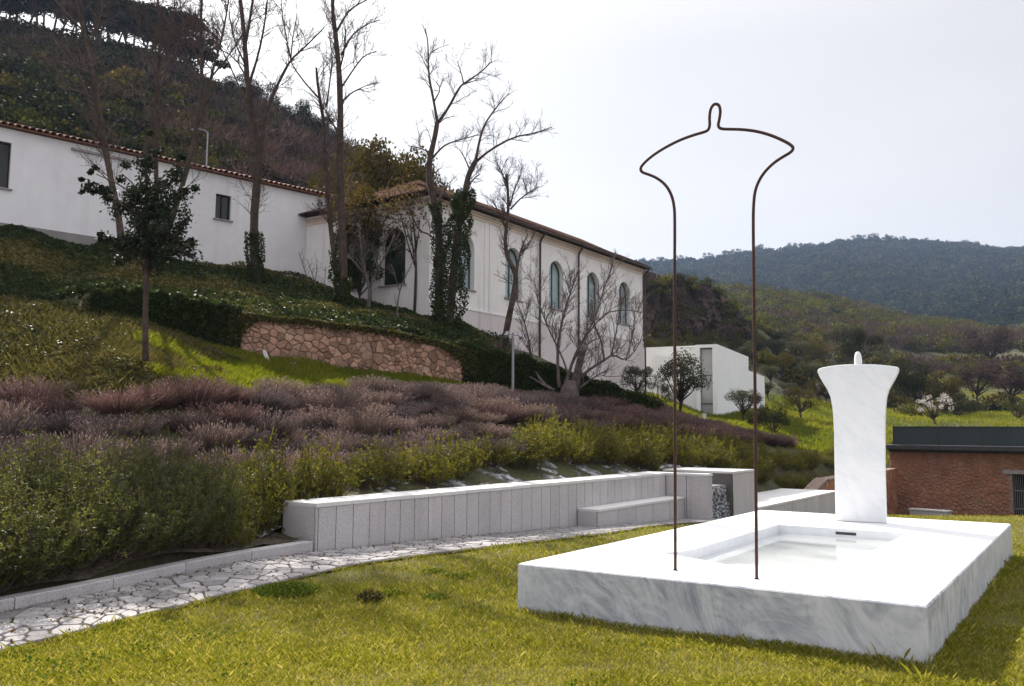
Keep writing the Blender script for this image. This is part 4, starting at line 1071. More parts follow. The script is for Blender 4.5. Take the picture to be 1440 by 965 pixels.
def scatter(name, protos, P, R, Sc, idx, label, cat):
    """joined mass: instances of a few plant meshes spread by geometry nodes"""
    col = bpy.data.collections.new(name + '_kinds')
    for k, (me, m) in enumerate(protos):
        o = bpy.data.objects.new('kind_%02d' % k, me); col.objects.link(o)
        if not me.materials: me.materials.append(m)
    me = bpy.data.meshes.new(name); me.vertices.add(len(P)); me.vertices.foreach_set('co', np.asarray(P, np.float32).ravel())
    a = me.attributes.new('rot', 'FLOAT_VECTOR', 'POINT'); a.data.foreach_set('vector', np.asarray(R, np.float32).ravel())
    a = me.attributes.new('scl', 'FLOAT', 'POINT'); a.data.foreach_set('value', np.asarray(Sc, np.float32))
    a = me.attributes.new('kin', 'INT', 'POINT'); a.data.foreach_set('value', np.asarray(idx, np.int32))
    o = link(name, me, None); tag(o, label, cat, kind='stuff')
    g = bpy.data.node_groups.new(name, 'GeometryNodeTree')
    g.interface.new_socket('Geometry', in_out='INPUT', socket_type='NodeSocketGeometry')
    g.interface.new_socket('Geometry', in_out='OUTPUT', socket_type='NodeSocketGeometry')
    N, L = g.nodes, g.links
    gi, go = N.new('NodeGroupInput'), N.new('NodeGroupOutput')
    ip = N.new('GeometryNodeInstanceOnPoints'); ci = N.new('GeometryNodeCollectionInfo')
    ci.inputs['Collection'].default_value = col; ci.inputs['Separate Children'].default_value = True; ci.inputs['Reset Children'].default_value = True
    def att(nm, ty):
        n = N.new('GeometryNodeInputNamedAttribute'); n.data_type = ty; n.inputs['Name'].default_value = nm; return n.outputs['Attribute']
    L.new(gi.outputs[0], ip.inputs['Points']); L.new(ci.outputs[0], ip.inputs['Instance'])
    ip.inputs['Pick Instance'].default_value = True
    L.new(att('kin', 'INT'), ip.inputs['Instance Index'])
    er = N.new('FunctionNodeEulerToRotation'); L.new(att('rot', 'FLOAT_VECTOR'), er.inputs[0]); L.new(er.outputs[0], ip.inputs['Rotation'])
    L.new(att('scl', 'FLOAT'), ip.inputs['Scale'])
    L.new(ip.outputs[0], go.inputs[0])
    md_ = o.modifiers.new('scatter', 'NODES'); md_.node_group = g
    return o
def mesh_of(mb, name): return npmesh(name, np.vstack(mb.V), [np.vstack(f) for f in mb.F.values()], np.concatenate(mb.T))

# ------------------------------------------------------------------ lawn grass
def in_path(x, y):
    s = np.array([np.interp(y, Rr[:, 1], Rr[:, 0])])[0]; return x < s
def in_slab(x, y, m=.0):
    q = np.stack([x, y, 0 * x], -1) - S0; e, d = q @ SE, q @ SD
    return (e > -m) & (e < SW + m) & (d > -m) & (d < SL + m)
n = 640000
y = 4.6 / (1 - rng.uniform(0, .86, n)) ; x = rng.uniform(-.72, .74, n) * y
ok = ~in_slab(x, y, -.01) & ~(in_path(x, y) & (y < 23)) & (y < bnd(x, np.maximum(y, 2)) - .1)
x, y = x[ok], y[ok]
pt = np.clip(.7 * fbm(x, y, 1.3, 41) + .45 * fbm(x, y, 4.0, 42) + .35 * fbm(x, y, 13.0, 43), -.9, 1.3)                       # lush / worn patches
keep = rng.uniform(0, 1, len(x)) < np.clip(.95 + pt * .2, .8, 1); x, y, pt = x[keep], y[keep], pt[keep]
h = (.031 + .012 * pt) * rng.uniform(.6, 1.5, len(x)) * np.clip(.85 + y / 40, 1, 1.8)
h = h * np.where(rng.uniform(0, 1, len(x)) < .04, 1.45, 1)
qe_ = np.stack([x, y, 0 * x], -1) - S0; ee, dd = qe_ @ SE, qe_ @ SD
edge = (ee > -.12) & (ee < SW + .12) & (dd > -.12) & (dd < SL + .12); h = h * np.where(edge, 1.5, 1)
rel = np.interp(y, Rr[:, 1], Rr[:, 0]); h = h * np.where((x - rel < .12) & (y < 20), 1.35, 1)
mb = MB(); tint = np.clip(.40 - pt * .14 + rng.normal(0, .22, len(x)), 0, 1); tint = np.where(rng.uniform(0, 1, len(x)) < .24, rng.uniform(.7, 1, len(x)), tint)
blades(mb, np.stack([x, y, zl(y) - .006], 1), h, (.0024 + .00026 * y) * rng.uniform(.7, 1.4, len(x)), rng.uniform(.2, 1.1, len(x)), tint)
stuff('grass', mb, MT['grass'], 'short yellow green lawn grass with straw patches around the marble slab', 'grass')
# long stray blades by the slab corner
mb = MB(); P = []
for px, py in ((1289, 960), (1262, 936), (1300, 938), (1318, 946), (1395, 830), (1428, 826), (1240, 934), (960, 905), (830, 880)):
    q = GL(px, py); P.append(q)
P = np.repeat(np.array(P), 4, 0) + rng.normal(0, .05, (36, 3)) * [1, 1, 0]
blades(mb, P, rng.uniform(.06, .15, 36), .0035, rng.uniform(.3, 1.0, 36), rng.uniform(.4, 1, 36)); stuff('tall_grass_blades', mb, MT['grass'], 'long stray grass blades at the foot of the marble slab', 'grass')
# low clover and broad leaves mixed into the sward
n = 26000; y = 4.6 / (1 - rng.uniform(0, .8, n)); x = rng.uniform(-.72, .74, n) * y
ok = ~in_slab(x, y, .02) & ~(in_path(x, y) & (y < 23)) & (y < bnd(x, np.maximum(y, 2)) - .1) & (fbm(x, y, 2.2, 45) + .6 * fbm(x, y, 7.0, 46) + np.clip((7.2 - y) * .25 - (x + 2.0) * .22, -.3, .8) > .62); x, y = x[ok], y[ok]; mb = MB()
addleaf(mb, np.stack([x, y, zl(y) + rng.uniform(.015, .055, len(x))], 1), rng.uniform(.018, .04, len(x)), rng.uniform(.014, .028, len(x)), rng.uniform(0, 1, len(x)))
stuff('clover', mb, MT['clover'], 'scattered low clover leaves mixed into the lawn grass', 'clover')
def tuft(name, p, rad, h, n, mat, label, cat, group=None, flat=False, leaf=.03):
    t = thing(name, label, cat, p, group); mb = MB()
    a = rng.uniform(0, 6.28, n); r_ = rad * np.sqrt(rng.uniform(0, 1, n)); q = np.stack([np.cos(a) * r_, np.sin(a) * r_, 0 * r_], 1)
    hh = h * (1 - .6 * (r_ / rad) ** 2) * rng.uniform(.5, 1, n)
    mb2 = MB(); blades(mb2, np.array(p) + q, hh, .006, rng.uniform(.3, .9, n), rng.uniform(0, 1, n)); mb2.build('stems', mat, t, tint=True)
    addleaf(mb, np.array(p) + q + np.stack([0 * hh, 0 * hh, hh], 1), leaf * rng.uniform(.6, 1.2, n), leaf * .7, rng.uniform(0, 1, n)); mb.build('leaves', mat, t, tint=True)
tuft('clover_patch', GL(404, 834), .34, .10, 1500, MT['clover'], 'round green clover patch at the lawn edge beside the path', 'plant')
tuft('dry_weed', GL(521, 845), .13, .12, 260, MT['ivy_dry'], 'small dark dry weed tuft alone in the lawn', 'plant')
for k, (px, py) in enumerate(((610, 806), (645, 813), (611, 842), (555, 838))):
    tuft('broadleaf_weed', GL(px, py), .16, .05, 160, MT['clover'], 'small low green weed rosette in the lawn grass', 'plant', 'weed rosettes in the lawn')
for px, py, s_ in ((478, 772), (517, 765), (546, 763), (588, 760), (612, 757), (637, 753), (663, 750), (697, 748), (712, 746), (742, 742), (758, 740), (772, 738)) and [(478, 772, .7), (517, 765, .8), (546, 763, .7), (588, 760, .6), (612, 757, .8), (637, 753, 1.3), (663, 750, .8), (697, 748, 1.3), (712, 746, 1.4), (742, 742, 1.1), (758, 740, .9), (772, 738, 1.2)]:
    q = GL(px, py); tuft('wall_weed', q + [0, 0, .02], .13 * s_, .12 * s_, int(150 * s_), MT['clover'], 'small green weed tuft at the foot of the granite wall', 'plant', 'weeds along the wall foot')
for px, py, s_ in ((882, 732, 1.0), (905, 731, .8), (930, 729, 1.1), (985, 728, 1.1), (865, 734, .9)):
    q = GL(px, py); tuft('bench_weed', q + [0, 0, .02], .14 * s_, .12 * s_, int(150 * s_), MT['clover'], 'small green weed tuft at the foot of the granite bench', 'plant', 'weeds along the bench foot')
for px, py in ((1162, 724), (1150, 722)):
    tuft('platform_weed', GL(px, py), .4, .3, 420, MT['clover'], 'bushy green weed between the platform and the marble figure', 'plant', 'weeds by the platform', leaf=.06)

n = 900; s_ = rng.uniform(.12, .6, n); t_ = rng.uniform(0, 1, n) ** 1.5; q = pathpt(s_, t_)
mb = MB(); addleaf(mb, np.stack([q[:, 0], q[:, 1], zl(q[:, 1]) + .036 + rng.uniform(0, .012, n)], 1), rng.uniform(.015, .05, n), rng.uniform(.01, .03, n), rng.uniform(0, 1, n), np.stack([rng.normal(size=n), rng.normal(size=n), rng.normal(0, .2, n)], 1))
stuff('fallen_leaves', mb, leafm('dead_leaf', (.09, .045, .02), (.17, .085, .03), (.26, .17, .07), .15, .8, .1, 0), 'dry brown leaves fallen on the stone path', 'leaves')
# ------------------------------------------------------------------ mulch film in the bed
nu, nv = 240, 26
U_, V_ = np.meshgrid(np.linspace(-3.4, 17, nu), np.linspace(.64, 2.6, nv))
X_ = W0[0] + WU[0] * U_ - WN[0] * V_; Y_ = W0[1] + WU[1] * U_ - WN[1] * V_
neg = U_ < 0
kx = np.interp(Y_, KP[:, 1], KP[:, 0])
X_ = np.where(neg, np.minimum(X_, kx - .35 - V_ * .2), X_)
Z_ = tz(X_, Y_) - .05 + np.where(U_ < 1.2, .06, 0) + .09 * fbm(X_, Y_, 5, 71) + .05 * np.abs(fbm(X_, Y_, 14, 72)) + rng.uniform(-.015, .015, X_.shape)
i = np.arange(nv - 1)[:, None] * nu; j = np.arange(nu - 1)[None]
tag(link('mulch_film', npmesh('mulch_film', np.stack([X_, Y_, Z_], -1).reshape(-1, 3), np.stack([i + j, i + j + 1, i + nu + j + 1, i + nu + j], -1).reshape(-1, 4)), MT['film']), 'crumpled pale weed control film under the rosemary bushes', 'film', kind='stuff')

tg_ = np.gradient(KP, axis=0); tg_ /= np.linalg.norm(tg_, axis=1)[:, None]; nb_ = np.stack([-tg_[:, 1], tg_[:, 0]], 1)
of_ = np.linspace(.165, 2.6, 30); V = np.array([[*(p + n_ * o), 0] for o in of_ for p, n_ in zip(KP, nb_)])
V[:, 2] = np.maximum(tz(V[:, 0], V[:, 1]), .06) + .015 + .02 * np.abs(fbm(V[:, 0], V[:, 1], 9, 77)) + rng.uniform(-.012, .012, len(V))
i = np.arange(29)[:, None] * 64; j = np.arange(63)[None]
tag(link('bed_soil', npmesh('bed_soil', V, np.stack([i + j, i + j + 1, i + 64 + j + 1, i + 64 + j], -1).reshape(-1, 4)), MT['soil']), kind='structure')
# ------------------------------------------------------------------ rosemary and lavender
def rosemary(seed, h, rad, stems, sprigs, needles, nl, nw):
    """bush of arching stems, each with side sprigs set with needles"""
    r = np.random.default_rng(seed); mb = MB(); P, Dd, T = [], [], []; sm = MB(); ph = r.uniform(0, 6.28, 4)
    def clothe(p0, mid, p1, lo, m, tone):
        t = np.sort(r.uniform(lo, 1, m))[:, None]
        c = (1 - t) ** 2 * p0 + 2 * t * (1 - t) * mid + t ** 2 * p1; d = 2 * (1 - t) * (mid - p0) + 2 * t * (p1 - mid)
        nd = unit(d) * .7 + unit(r.normal(size=(m, 3))) * .85
        P.append(c + unit(nd) * nl * .4); Dd.append(nd); T.append(np.clip(tone + .35 * t[:, 0] ** 2 + r.normal(0, .12, m), 0, 1))
    for k in range(stems):
        a = r.uniform(0, 6.28); q = math.sqrt(r.uniform(0, 1)); b = np.array([math.cos(a), math.sin(a), 0])
        hh = h * r.uniform(.6, 1.08) * (1 - .45 * q ** 2) * (1 + .16 * math.sin(2 * a + ph[0]) + .10 * math.sin(5 * a + ph[1]))
        p0 = b * rad * q * .4; p1 = p0 + b * rad * q * .6 * r.uniform(.6, 1.4) + np.array([r.normal(0, .07), r.normal(0, .07), hh])
        mid = (p0 + p1) / 2 + b * rad * r.uniform(.05, .35) + r.normal(0, .05, 3) - np.array([0, 0, hh * .08])
        tone = r.uniform(.1, .4)
        clothe(p0, mid, p1, .25, needles, tone)
        tt_ = np.linspace(0, 1, 4)[:, None]; sm.tube((1 - tt_) ** 2 * p0 + 2 * tt_ * (1 - tt_) * mid + tt_ ** 2 * p1, [.006, .005, .004, .002], 3, False)
        for z in range(sprigs):
            t = r.uniform(.12, .9); c = (1 - t) ** 2 * p0 + 2 * t * (1 - t) * mid + t ** 2 * p1
            d = unit((b * .5 + r.normal(0, .6, 3) + np.array([0, 0, .75]))[None])[0]; e = c + d * r.uniform(.08, .2)
            clothe(c, (c + e) / 2 + r.normal(0, .01, 3), e, 0, needles // 2, tone + r.uniform(-.1, .2))
    P, Dd, T = np.vstack(P), np.vstack(Dd), np.concatenate(T)
    addleaf(mb, P, nl * r.uniform(.7, 1.3, len(P)), nw, T, Dd, r)
    return mesh_of(mb, 'needles'), mesh_of(sm, 'stems')
RN_ = [rosemary(100 + k, 1.0, .62, 95, 5, 26, .044, .012) for k in range(4)]
RF_ = [rosemary(120 + k, .78, .5, 60, 4, 18, .055, .018) for k in range(4)]
for a, b in RN_ + RF_: b.materials.append(MT['twig'])
for a, b in RN_: a.materials.append(MT['rosemary'])
for a, b in RF_: a.materials.append(MT['rosemary_far'])
def nth(n): return '%d%s' % (n, 'th' if 10 < n % 100 < 14 else {1: 'st', 2: 'nd', 3: 'rd'}.get(n % 10, 'th'))
def bush(kinds, k, p, s, sz, label, group, mname=None):
    t = thing('rosemary_bush', label, 'bush', p, group)
    for nm, me in (('needles', kinds[k][0]), ('stems', kinds[k][1])):
        o = link(nm, me, None, t)
    t.scale = (s, s, sz); t.rotation_euler = (0, 0, rng.uniform(0, 6.28)); return t
kq = 0; cnt_row = [0, 0, 0]
KN_ = np.gradient(KP, axis=0); KN_ /= np.linalg.norm(KN_, axis=1)[:, None]; KNn = np.stack([-KN_[:, 1], KN_[:, 0]], 1)
for row, (off, sp_, hz) in enumerate(((.50, .55, 1.05), (1.15, .65, 1.15), (1.95, .8, 1.1))):
    L_ = np.linalg.norm(np.diff(KP, axis=0), axis=1).sum()
    for t_ in np.arange(.0 + .2 * row, L_ - (.35 if row == 0 else -.3), sp_):
        f = min(t_ / L_, 1) * 63; kx_ = np.array([np.interp(f, np.arange(64), KP[:, c_] + KNn[:, c_] * off) for c_ in (0, 1)]) + rng.normal(0, .07, 2) + (0 if t_ < L_ else WU[:2] * (t_ - L_))
        x_, y_ = kx_; 
        if row == 0 and y_ > 11.75: continue
        cnt_row[row] += 1; lab = nth(int(round((L_ - t_) / sp_)) + 1) + [' dark rosemary bush of the row over the kerb, counted from the granite wall', ' rosemary bush of the second row behind the kerb, counted from the granite wall', ' rosemary bush of the third row behind the kerb, counted from the granite wall'][row]
        bush(RN_, kq % 4, (x_, y_, float(tz(x_, y_)) - .03), rng.uniform(.95, 1.2), hz * rng.uniform(.72, 1.15), lab, ['rosemary along the kerb', 'rosemary second row', 'rosemary third row'][row]); kq += 1
for s_ in np.arange(-.55, 24, .64):
    off = 1.45 + rng.uniform(-.3, .35) + (0 if s_ < 14 else .3)
    q = W0 + WU * s_ - WN * off; x_, y_ = q[:2]
    if s_ > 8 or rng.uniform() > .12:
        bush(RF_, kq % 4, (x_, y_, float(tz(x_, y_)) - .02), rng.uniform(.9, 1.4), rng.uniform(.85, 1.4) * (1.3 if s_ < .8 else 1.0) * (1.15 if s_ > 10 else 1), nth(int(round((s_ + .55) / .64)) + 1) + ' yellow green rosemary bush behind the granite wall, counted from its free end', 'rosemary row behind the granite wall'); kq += 1
for s_ in np.arange(9.5, 27, .8):
    q = W0 + WU * s_ - WN * (2.35 + rng.uniform(-.25, .35)); x_, y_ = q[:2]
    bush(RF_, kq % 4, (x_, y_, float(tz(x_, y_)) - .02), rng.uniform(.9, 1.2), rng.uniform(.9, 1.25), nth(int(round((s_ - 9.5) / .8)) + 1) + ' bush of the upper rosemary row above bench and cascade, counted towards the stone building', 'upper rosemary row'); kq += 1
for s_ in np.arange(17, 28, .8):
    q = W0 + WU * s_ - WN * ((1.5 if s_ < 24.4 else -.2) + rng.uniform(-.1, .3)); x_, y_ = q[:2]
    bush(RF_, kq % 4, (x_, y_, float(tz(x_, y_)) - .02), rng.uniform(.9, 1.2), rng.uniform(.8, 1.1), nth(int(round((s_ - 17) / .8)) + 1) + ' rosemary bush at the back edge of the granite platform, counted from the cascade', 'rosemary behind the platform'); kq += 1
for (x_, y_, s_, lab) in ((-3.62, 12.15, .8, 'loose rosemary bush beside the free end of the granite wall'), (-3.5, 12.75, 1.0, 'taller rosemary bush behind the free end of the granite wall'), (-3.55, 11.55, .6, 'smallest rosemary bush between kerb and granite wall end')):
    bush(RF_, kq % 4, (x_, y_, float(tz(x_, y_)) - .02), s_, s_ * 1.25, lab, None); kq += 1
kb = 0
for off in (-2.5, -1.6, -.7, .2, 1.1, 2.0):
    for s_ in np.arange(16, 37, .95):
        q = W0 + WU * (s_ + rng.uniform(-.2, .2)) - WN * (off + rng.uniform(-.2, .2)); x_, y_ = q[:2]
        if y_ < float(bnd(x_, y_)) + (.55 if s_ > 24.3 else 1.0) or 720 + 1250 * x_ / y_ > 1215: continue
        if s_ < 25 and off > 1.3: continue
        bush(RF_, kq % 4, (x_, y_, float(tz(x_, y_)) - .02), rng.uniform(.9, 1.3), rng.uniform(.8, 1.25), 'rosemary bush on the bank between the platform and the bright meadow', 'rosemary on the far bank'); kq += 1; kb += 1
print('bank', kb)
def lavender(seed, n, w):
    r = np.random.default_rng(seed); mb = MB(); a = r.uniform(0, 6.28, n); q = np.sqrt(r.uniform(0, 1, n))
    out = np.stack([np.cos(a), np.sin(a), 0 * a], 1)
    P0 = out * (q * .2)[:, None]; d = unit(out * (q * .85)[:, None] + np.array([0, 0, 1.0]) + r.normal(0, .12, (n, 3)))
    l = r.uniform(.3, .6, n); sd = unit(np.cross(d, r.normal(size=(n, 3)))) * w / 2
    T = np.clip(r.normal(.4, .2, n), 0, 1); P1 = P0 + d * l[:, None]
    V = np.stack([P0 - sd, P0 + sd, P1 + sd * .5, P1 - sd * .5], 1).reshape(-1, 3); mb.add(V, np.arange(4 * n).reshape(n, 4), np.repeat(T * .8, 4))
    k = r.uniform(0, 1, n) < .6
    addleaf(mb, P1[k], .06 * r.uniform(.6, 1.3, k.sum()), w * 1.7, np.clip(T[k] + .3, 0, 1), d[k], r)
    m2 = int(n * .7); b = r.integers(0, n, m2); f = r.uniform(.2, .85, m2)[:, None]
    addleaf(mb, P0[b] + d[b] * l[b][:, None] * f, .06, w * 1.2, np.clip(T[b] + r.normal(0, .15, m2), 0, 1), d[b] + r.normal(0, .5, (m2, 3)), r)
    return mesh_of(mb, 'spikes')
LV = [lavender(200 + k, 900, .0095) for k in range(5)]; LVr = [m.copy() for m in LV]
for m in LV: m.materials.append(MT['lavender'])
for m in LVr: m.materials.append(MT['lavender_red'])
LTA = np.array([-300, 0, 100, 230, 330, 430, 640, 735, 850, 920, 1050, 1170, 1300]); LTP = np.array([590, 578, 566, 548, 560, 556, 554, 561, 577, 584, 616, 640, 660])
cand = []
for t_ in np.arange(2.15, 26, .78):
    for s_ in np.arange(-8.5, 38, .80):
        q = W0 + WU * (s_ + rng.uniform(-.22, .22)) - WN * (t_ + rng.uniform(-.16, .16)); x_, y_ = q[:2]
        if y_ < 6: continue
        z_ = float(tz(x_, y_)); px, py = pix(np.array([x_, y_, z_]))
        if px < -90 or px > 1215 or py < np.interp(px, LTA, LTP) : continue
        dk = np.hypot(*(KP - [x_, y_]).T).min()
        if s_ < 0 and dk < 2.7: continue
        if s_ > 9 and t_ < 3.0: continue
        cand.append((y_, x_, z_, px, py))
cand.sort(); print('lavender', len(cand))
skip = max(1, len(cand) / 300)
for k, (y_, x_, z_, px, py) in enumerate(cand):
    red = px > 800 + rng.normal(0, 60) or (px < 330 and py < 610 and rng.uniform() < .7)
    grp = ('reddish lavender mounds', 'reddish brown dormant lavender mound in the sloping bed') if red else ('grey lavender mounds', 'grey purple dormant lavender mound in the sloping bed')
    o = link('lavender_bush', (LVr if red else LV)[k % 5], None); s_ = rng.uniform(.85, 1.25)
    o.location = (x_, y_, z_ - .03); o.scale = (s_ * 1.15, s_ * 1.15, s_ * rng.uniform(.62, 1.0)); o.rotation_euler = (0, 0, rng.uniform(0, 6.28)); tag(o, grp[1], 'bush', grp[0])

# ------------------------------------------------------------------ grass strips and ivy on the bank
def region(n, a0, a1, yf0, yf1, seed):
    r = np.random.default_rng(seed); a = r.uniform(a0, a1, n); f = r.uniform(0, 1, n)
    y0, y1 = yf0(a), yf1(a); y = y0 + (y1 - y0) * f; x = (a - 720) / 1250 * y
    z = tz(x, y); px, py = pix(np.stack([x, y, z], 1)); return a, x, y, z, px, py, r
swd = lambda a: np.interp(a, SWA, SWD)
def clear(x, y):
    P = np.stack([x, y, 0 * x], 1)
    a = ((P - Q00) @ QN > .05) | ((P - Q00) @ QU > qe + .3)
    g = (P - Pc0) @ GNn > .05; f = (P - L0) @ LN > .05
    return a & (g | f)
a, x, y, z, px, py, r = region(90000, 190, 720, lambda a: swd(a) - 7, lambda a: swd(a) - .05, 51)
lt = np.interp(px, LTA, LTP); patch = fbm(x, y, 1.2, 52)
ok = (py < lt + 3 + 5 * patch) & ((px > 330) | (patch + (px - 230) / 120 > -.1)) & (py > 400)
x, y, z, pt = x[ok], y[ok], z[ok], patch[ok]; mb = MB()
blades(mb, np.stack([x, y, z - .01], 1), r.uniform(.08, .2, len(x)) * (1 + .3 * pt), .014, r.uniform(.2, .8, len(x)), np.clip(.45 + .25 * pt + r.normal(0, .2, len(x)), 0, 1), r)
stuff('grass_strip', mb, MT['grass_vivid'], 'bright green grass strip below the rubble retaining wall', 'grass')
a, x, y, z, px, py, r = region(190000, 905, 1600, lambda a: np.interp(a, [905, 1000, 1170, 1330], [37, 33, 34, 47]), lambda a: np.interp(a, [905, 1000, 1170, 1330, 1600], [60, 70, 88, 150, 150]), 53)
ok = (py < np.interp(px, LTA, LTP) + 2); patch = fbm(x, y, .35, 54); ok &= r.uniform(0, 1, len(x)) < .75 + patch * .4
x, y, z, pt = x[ok], y[ok], z[ok], patch[ok]; mb = MB()
blades(mb, np.stack([x, y, z - .02], 1), r.uniform(.12, .34, len(x)), .05, r.uniform(.2, .8, len(x)), np.clip(.5 + .3 * pt + r.normal(0, .2, len(x)), 0, 1), r)
stuff('meadow_grass', mb, MT['grass_vivid'], 'bright green meadow grass on the slope around the modern annex', 'grass')
# ivy carpet above the retaining wall
a, x, y, z, px, py, r = region(120000, -420, 720, lambda a: swd(a) + .15, lambda a: np.interp(a, [-420, 0, 333, 470, 600, 720], [31, 32.2, 39.5, 43.5, 37.5, 41]), 55)
ok = clear(x, y); x, y, z = x[ok], y[ok], z[ok]; mb = MB()
bumps = np.abs(fbm(x, y, 1.1, 56)) * .28 + np.clip(fbm(x, y, .45, 57), 0, 1) * .25
lit = fbm(x, y, .8, 58)  # noise for warm-lit patches, put into leaf colour along with yellowish weeds
addleaf(mb, np.stack([x, y, z + bumps * r.uniform(.5, 1.05, len(x))], 1), r.uniform(.04, .15, len(x)), r.uniform(.04, .12, len(x)), np.clip(.35 + .2 * lit + r.normal(0, .22, len(x)), 0, 1), None, r)
lm_ = lit + r.normal(0, .25, len(x)) > .45
mb = MB(); Pz = np.stack([x, y, z + bumps * r.uniform(.5, 1.05, len(x))], 1); sz_ = r.uniform(.04, .15, len(x)); tn_ = np.clip(.38 + .28 * lit + r.normal(0, .25, len(x)), 0, 1)
addleaf(mb, Pz[~lm_], sz_[~lm_], sz_[~lm_] * .8, tn_[~lm_], None, r)
mb2 = MB(); addleaf(mb2, Pz[lm_] + [0, 0, .03], sz_[lm_], sz_[lm_] * .8, tn_[lm_], None, r); stuff('ivy_lit_patches', mb2, MT['ivy_dry'], 'lighter olive ivy patches, coloured as if warmly lit, over the dark ivy bank', 'ivy')
stuff('ivy', mb, MT['ivy'], 'dark glossy ivy carpet on the bank above the retaining wall', 'ivy')
# drier ivy and weeds on the lower left bank
a, x, y, z, px, py, r = region(80000, -420, 345, lambda a: np.interp(a, [-420, 0, 345], [13, 13.5, 17]), lambda a: swd(a) + .2, 59)
patch = fbm(x, y, 1.0, 60); ok = (py < np.interp(px, LTA, LTP) + 6 * patch) & ((px < 215) | (patch > -.1) | (py < 500)); x, y, z, pt = x[ok], y[ok], z[ok], patch[ok]; mb = MB()
bumps = np.abs(fbm(x, y, 1.7, 61)) * .18
addleaf(mb, np.stack([x, y, z + .02 + bumps * r.uniform(.3, 1, len(x))], 1), r.uniform(.05, .10, len(x)), r.uniform(.045, .085, len(x)), np.clip(.45 + .3 * pt + r.normal(0, .25, len(x)), 0, 1), None, r)
k = r.integers(0, len(x), 14000); blades(mb, np.stack([x[k], y[k], z[k]], 1), r.uniform(.08, .22, len(k)), .012, r.uniform(.3, .9, len(k)), r.uniform(.4, 1, len(k)), r)
stuff('ivy_and_weeds', mb, MT['ivy_dry'], 'olive brown ivy and weeds covering the lower left bank', 'ivy')
# clipped ivy growing over both ends of the retaining wall
def ivy_wall(a0, a1, label, n, seed, h0, h1):
    r = np.random.default_rng(seed); a = np.linspace(a0, a1, 50); P = np.array([swp(q) for q in a])
    t = thing('ivy_hedge', label, 'hedge', P[25] + [0, 0, float(tz(P[25][0], P[25][1] - .15))])
    tg = np.gradient(P, axis=0); tg /= np.linalg.norm(tg, axis=1)[:, None]; nn = np.stack([tg[:, 1], -tg[:, 0], 0 * tg[:, 0]], 1)
    zb_ = tz(P[:, 0], P[:, 1] - .15); hh = np.interp(a, [a0, a1], [h0, h1]) * (1 + .06 * np.sin(np.arange(50) * .9))
    V = np.stack([P + nn * .05 + [0, 0, 1] * (zb_ - .3)[:, None], P + [0, 0, 1] * (zb_ + hh)[:, None], P - nn * .6 + [0, 0, 1] * (zb_ + hh)[:, None], P - nn * .6 + [0, 0, 1] * (zb_ - .3)[:, None]], 1).reshape(-1, 3)
    i = np.arange(49)[:, None] * 4; j = np.arange(3)[None]; mb = MB()
    mb.add(V, [np.stack([i + j, i + 4 + j, i + 5 + j, i + j + 1], -1).reshape(-1, 4)]); mb.build('inner_wall', MT['soil'], t)
    f = r.uniform(0, 49, n); top = r.uniform(0, 1, n) < .38; v = np.where(top, 1.0, r.uniform(-.05, 1, n)); w = np.where(top, r.uniform(-.6, .12, n), r.uniform(0, .14, n))
    I = lambda A: np.interp(f, np.arange(50), A)
    hb = I(hh) * v + r.normal(0, .03, n) + np.where(top, r.uniform(0, .12, n), 0)
    Q = np.stack([I(P[:, 0]) + I(nn[:, 0]) * w, I(P[:, 1]) + I(nn[:, 1]) * w, I(zb_) + hb], 1)
    mb = MB(); addleaf(mb, Q, r.uniform(.06, .12, n), r.uniform(.055, .10, n), np.clip(r.normal(.3, .2, n) + np.where(top, .15, 0), 0, 1), None, r); mb.build('leaves', MT['ivy'], t, tint=True)
ivy_wall(122, 336, 'ivy covered end of the retaining wall behind the small evergreen oak', 15000, 63, .55, 1.3)
ivy_wall(648, 930, 'dark ivy hedge running below the arched window building', 26000, 64, 1.32, .75)
# ivy fringe hanging over the stones
r = np.random.default_rng(65); n = 7000; s_ = r.uniform(0, SWL, n); hang = np.abs(r.normal(0, .09, n)) + np.clip((s_ - SWL * .78) / (SWL * .22), 0, 1) ** 1.4 * r.uniform(0, 1.0, n) + np.clip(1 - s_ / .8, 0, 1) * r.uniform(0, 1.1, n)
xy = np.array([sw_at(q) for q in s_]); nn = np.array([sm_n(q) for q in s_]); zt_ = np.array([sw_base(q) + sw_h(q) for q in s_])
Q = np.stack([xy[:, 0], xy[:, 1], zt_ - hang + .08], 1) + nn * np.where(hang < .05, r.uniform(-.5, .1, n), r.uniform(.05, .14, n))[:, None]
mb = MB(); addleaf(mb, Q, r.uniform(.06, .11, n), r.uniform(.05, .09, n), np.clip(r.normal(.5, .25, n), 0, 1), None, r)
stuff('ivy_fringe', mb, MT['ivy_dry'], 'ivy fringe hanging over the top of the rubble retaining wall', 'ivy')

